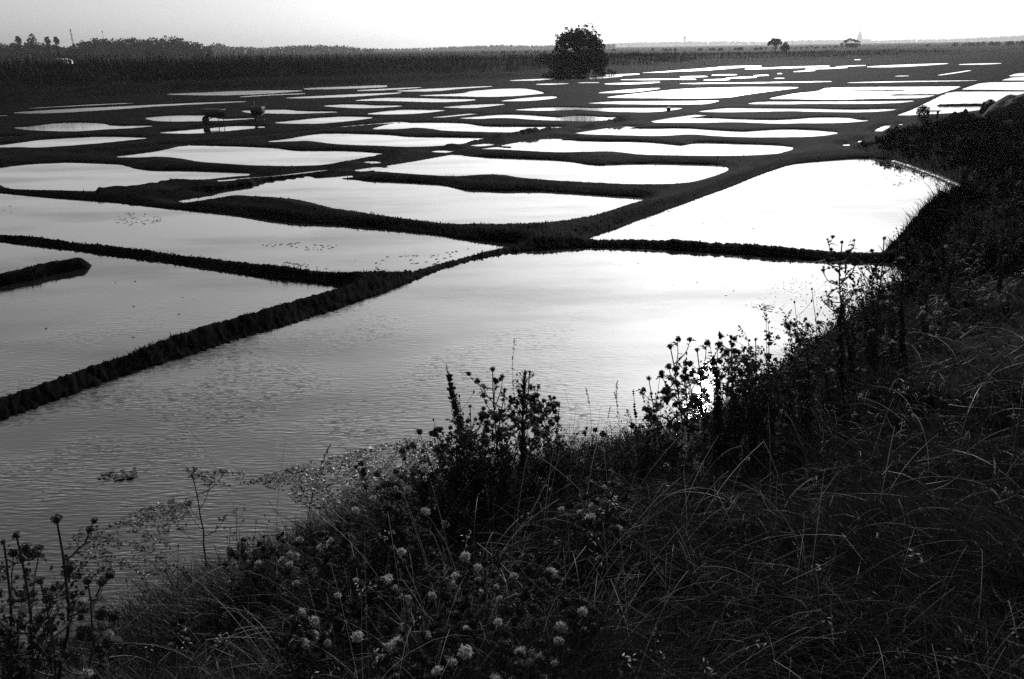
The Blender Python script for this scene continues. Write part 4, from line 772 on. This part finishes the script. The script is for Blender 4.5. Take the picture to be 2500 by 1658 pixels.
O_ = [(0,(520,1420),(420,960),'pale wild oat nodding above the left water'),(1,(640,1400),(660,1000),'pale wild oat right of the umbel plant'),(0,(460,1450),(350,1215),'pale wild oat low beside the umbel plant'),(1,(240,1560),(255,1290),'pale wild oat over the left floating weed'),(0,(330,1560),(300,1320),'pale wild oat at bottom left near the dark thistles'),(1,(1590,1180),(1592,1010),'pale wild oat catching the light at the glitter')]
F_ = [(0,(980,1230),(940,1015)),(1,(1015,1220),(1000,960)),(0,(1075,1200),(1060,905)),(1,(1140,1180),(1165,890)),(0,(1255,1150),(1262,960)),(1,(1320,1150),(1315,975)),(0,(1440,1130),(1450,940)),(1,(1520,1120),(1525,850)),(0,(1575,1110),(1585,820)),(1,(1660,1090),(1662,760)),(0,(1720,1060),(1700,800)),(1,(1790,1020),(1770,720)),(0,(1850,980),(1835,690)),(1,(1900,940),(1875,660)),(0,(640,1390),(610,1180)),(1,(580,1400),(590,1195)),(0,(700,1370),(720,1130)),(1,(420,1480),(410,1250)),(0,(300,1560),(290,1330)),(1,(860,1330),(845,1120)),(0,(540,1420),(530,1210))]
for v, b, t in F_: plant('stalk', v, b, t, 'thin wiry stalk with a few dark buds in the fringe along the near shore', 'dry stalk', 'wiry stalks along the near shore')
for v, b, t in [(0,(1000,1200),(985,1020)),(1,(1050,1200),(1055,990)),(2,(1100,1190),(1105,960)),(0,(1160,1190),(1165,960)),(1,(1225,1180),(1235,990)),(2,(1275,1170),(1285,985)),(0,(1330,1160),(1335,1000)),(2,(1480,1130),(1490,960))]: plant('weed', v, b, t, 'dark bushy weed in the tall clump around the horseweed spire', 'weed', 'bushy weeds around the horseweed')
for v, b, t, l in O_: plant('oat', v, b, t, l, 'wild oat', 'pale wild oats')
for l in PROTO.values():
    for p in l:
        if p.name not in used: print('UNUSED', p.name)
# ------------------------------------------------------------------ floating weed on the ponds
m = MB()
def patch(pts, n, s0, s1, curl=.5):
    p = np.array([ground(*zone('A', q)) for q in pts]); lo, hi = p.min(0), p.max(0); X = rng.uniform(lo[0], hi[0], n * 4); Y = rng.uniform(lo[1], hi[1], n * 4); k = inside(X, Y, p) & (vnoise(X, Y, 4, 61) * .6 + vnoise(X, Y, 11, 62) * .6 > rng.uniform(.25, .95, n * 4)); X, Y = X[k][:n], Y[k][:n]; n = len(X)
    a = rng.uniform(0, 6.3, n); s = rng.uniform(s0, s1, n); e = np.stack([np.cos(a), np.sin(a), rng.normal(0, .22, n) * curl], 1); f = np.stack([-np.sin(a), np.cos(a), rng.normal(0, .5, n) * curl], 1); c = np.stack([X, Y, np.full(n, .004) + rng.uniform(0, .012, n) * curl], 1)
    V = np.stack([c - e * s[:, None] * .6, c + f * s[:, None] * .3, c + e * s[:, None] * .6 + [0, 0, .006 * curl], c - f * s[:, None] * .3], 1); V[..., 2] = np.maximum(V[..., 2], .003); m.add(V.reshape(-1, 3), np.arange(n * 4).reshape(-1, 4))
patch([(560,1110),(700,1070),(860,1030),(960,1010),(990,1050),(900,1120),(800,1180),(700,1170),(640,1130)], 3600, .010, .034)
patch([(820,1090),(960,1030),(1100,990),(1100,1060),(950,1180),(850,1180)], 1800, .008, .03)
patch([(150,1230),(260,1200),(400,1150),(440,1180),(380,1240),(430,1290),(440,1320),(330,1330),(220,1340),(170,1290)], 1500, .008, .034)
patch([(220,1090),(310,1080),(315,1105),(230,1115)], 70, .025, .06); patch([(420,1090),(560,1085),(580,1130),(480,1120)], 120, .015, .04)
patch([(260,505),(300,488),(390,505),(330,522),(270,520)], 55, .04, .09, .2); patch([(600,565),(690,560),(790,567),(780,580),(700,578),(620,572)], 45, .04, .08, .2); patch([(620,602),(700,608),(760,622),(700,616)], 60, .04, .1, .2); patch([(820,600),(1100,570),(1000,610),(880,625)], 40, .04, .1, .2)
patch([(1730,700),(1800,650),(1900,625),(1960,650),(1900,730),(1830,740)], 300, .012, .035, .5); patch([(1720,705),(1790,700),(1780,720)], 60, .02, .06); patch([(1250,1120),(1300,1040),(1560,1030),(1520,1110)], 900, .015, .05)
patch([(1380,500),(1560,440),(1900,560),(1600,560)], 25, .03, .1, .3); patch([(1450,590),(1900,620),(1700,700),(1350,650)], 20, .02, .07, .3); patch([(2040,405),(2110,395),(2130,420),(2060,430)], 70, .04, .09, .9); patch([(50,600),(500,680),(400,760),(50,850)], 14, .02, .07, .3); patch([(0,452),(60,455),(30,500),(0,495)], 12, .05, .1, .2)
tag(m.obj('floating_weed', M['weed']), kind='stuff')
# ------------------------------------------------------------------ haze
def haze():
    m = bpy.data.materials.new('haze'); m.use_nodes = True; t = m.node_tree; t.nodes.clear()
    o = t.nodes.new('ShaderNodeOutputMaterial'); v = t.nodes.new('ShaderNodeVolumePrincipled')
    v.inputs['Color'].default_value = (.9, .9, .9, 1); v.inputs['Density'].default_value = HAZE; v.inputs['Anisotropy'].default_value = .7
    t.links.new(v.outputs[0], o.inputs['Volume'])
    b = MB().box((0, 0, 42), (19000, 19000, 88)); h = b.obj('haze', m); tag(h, kind='stuff')
haze()
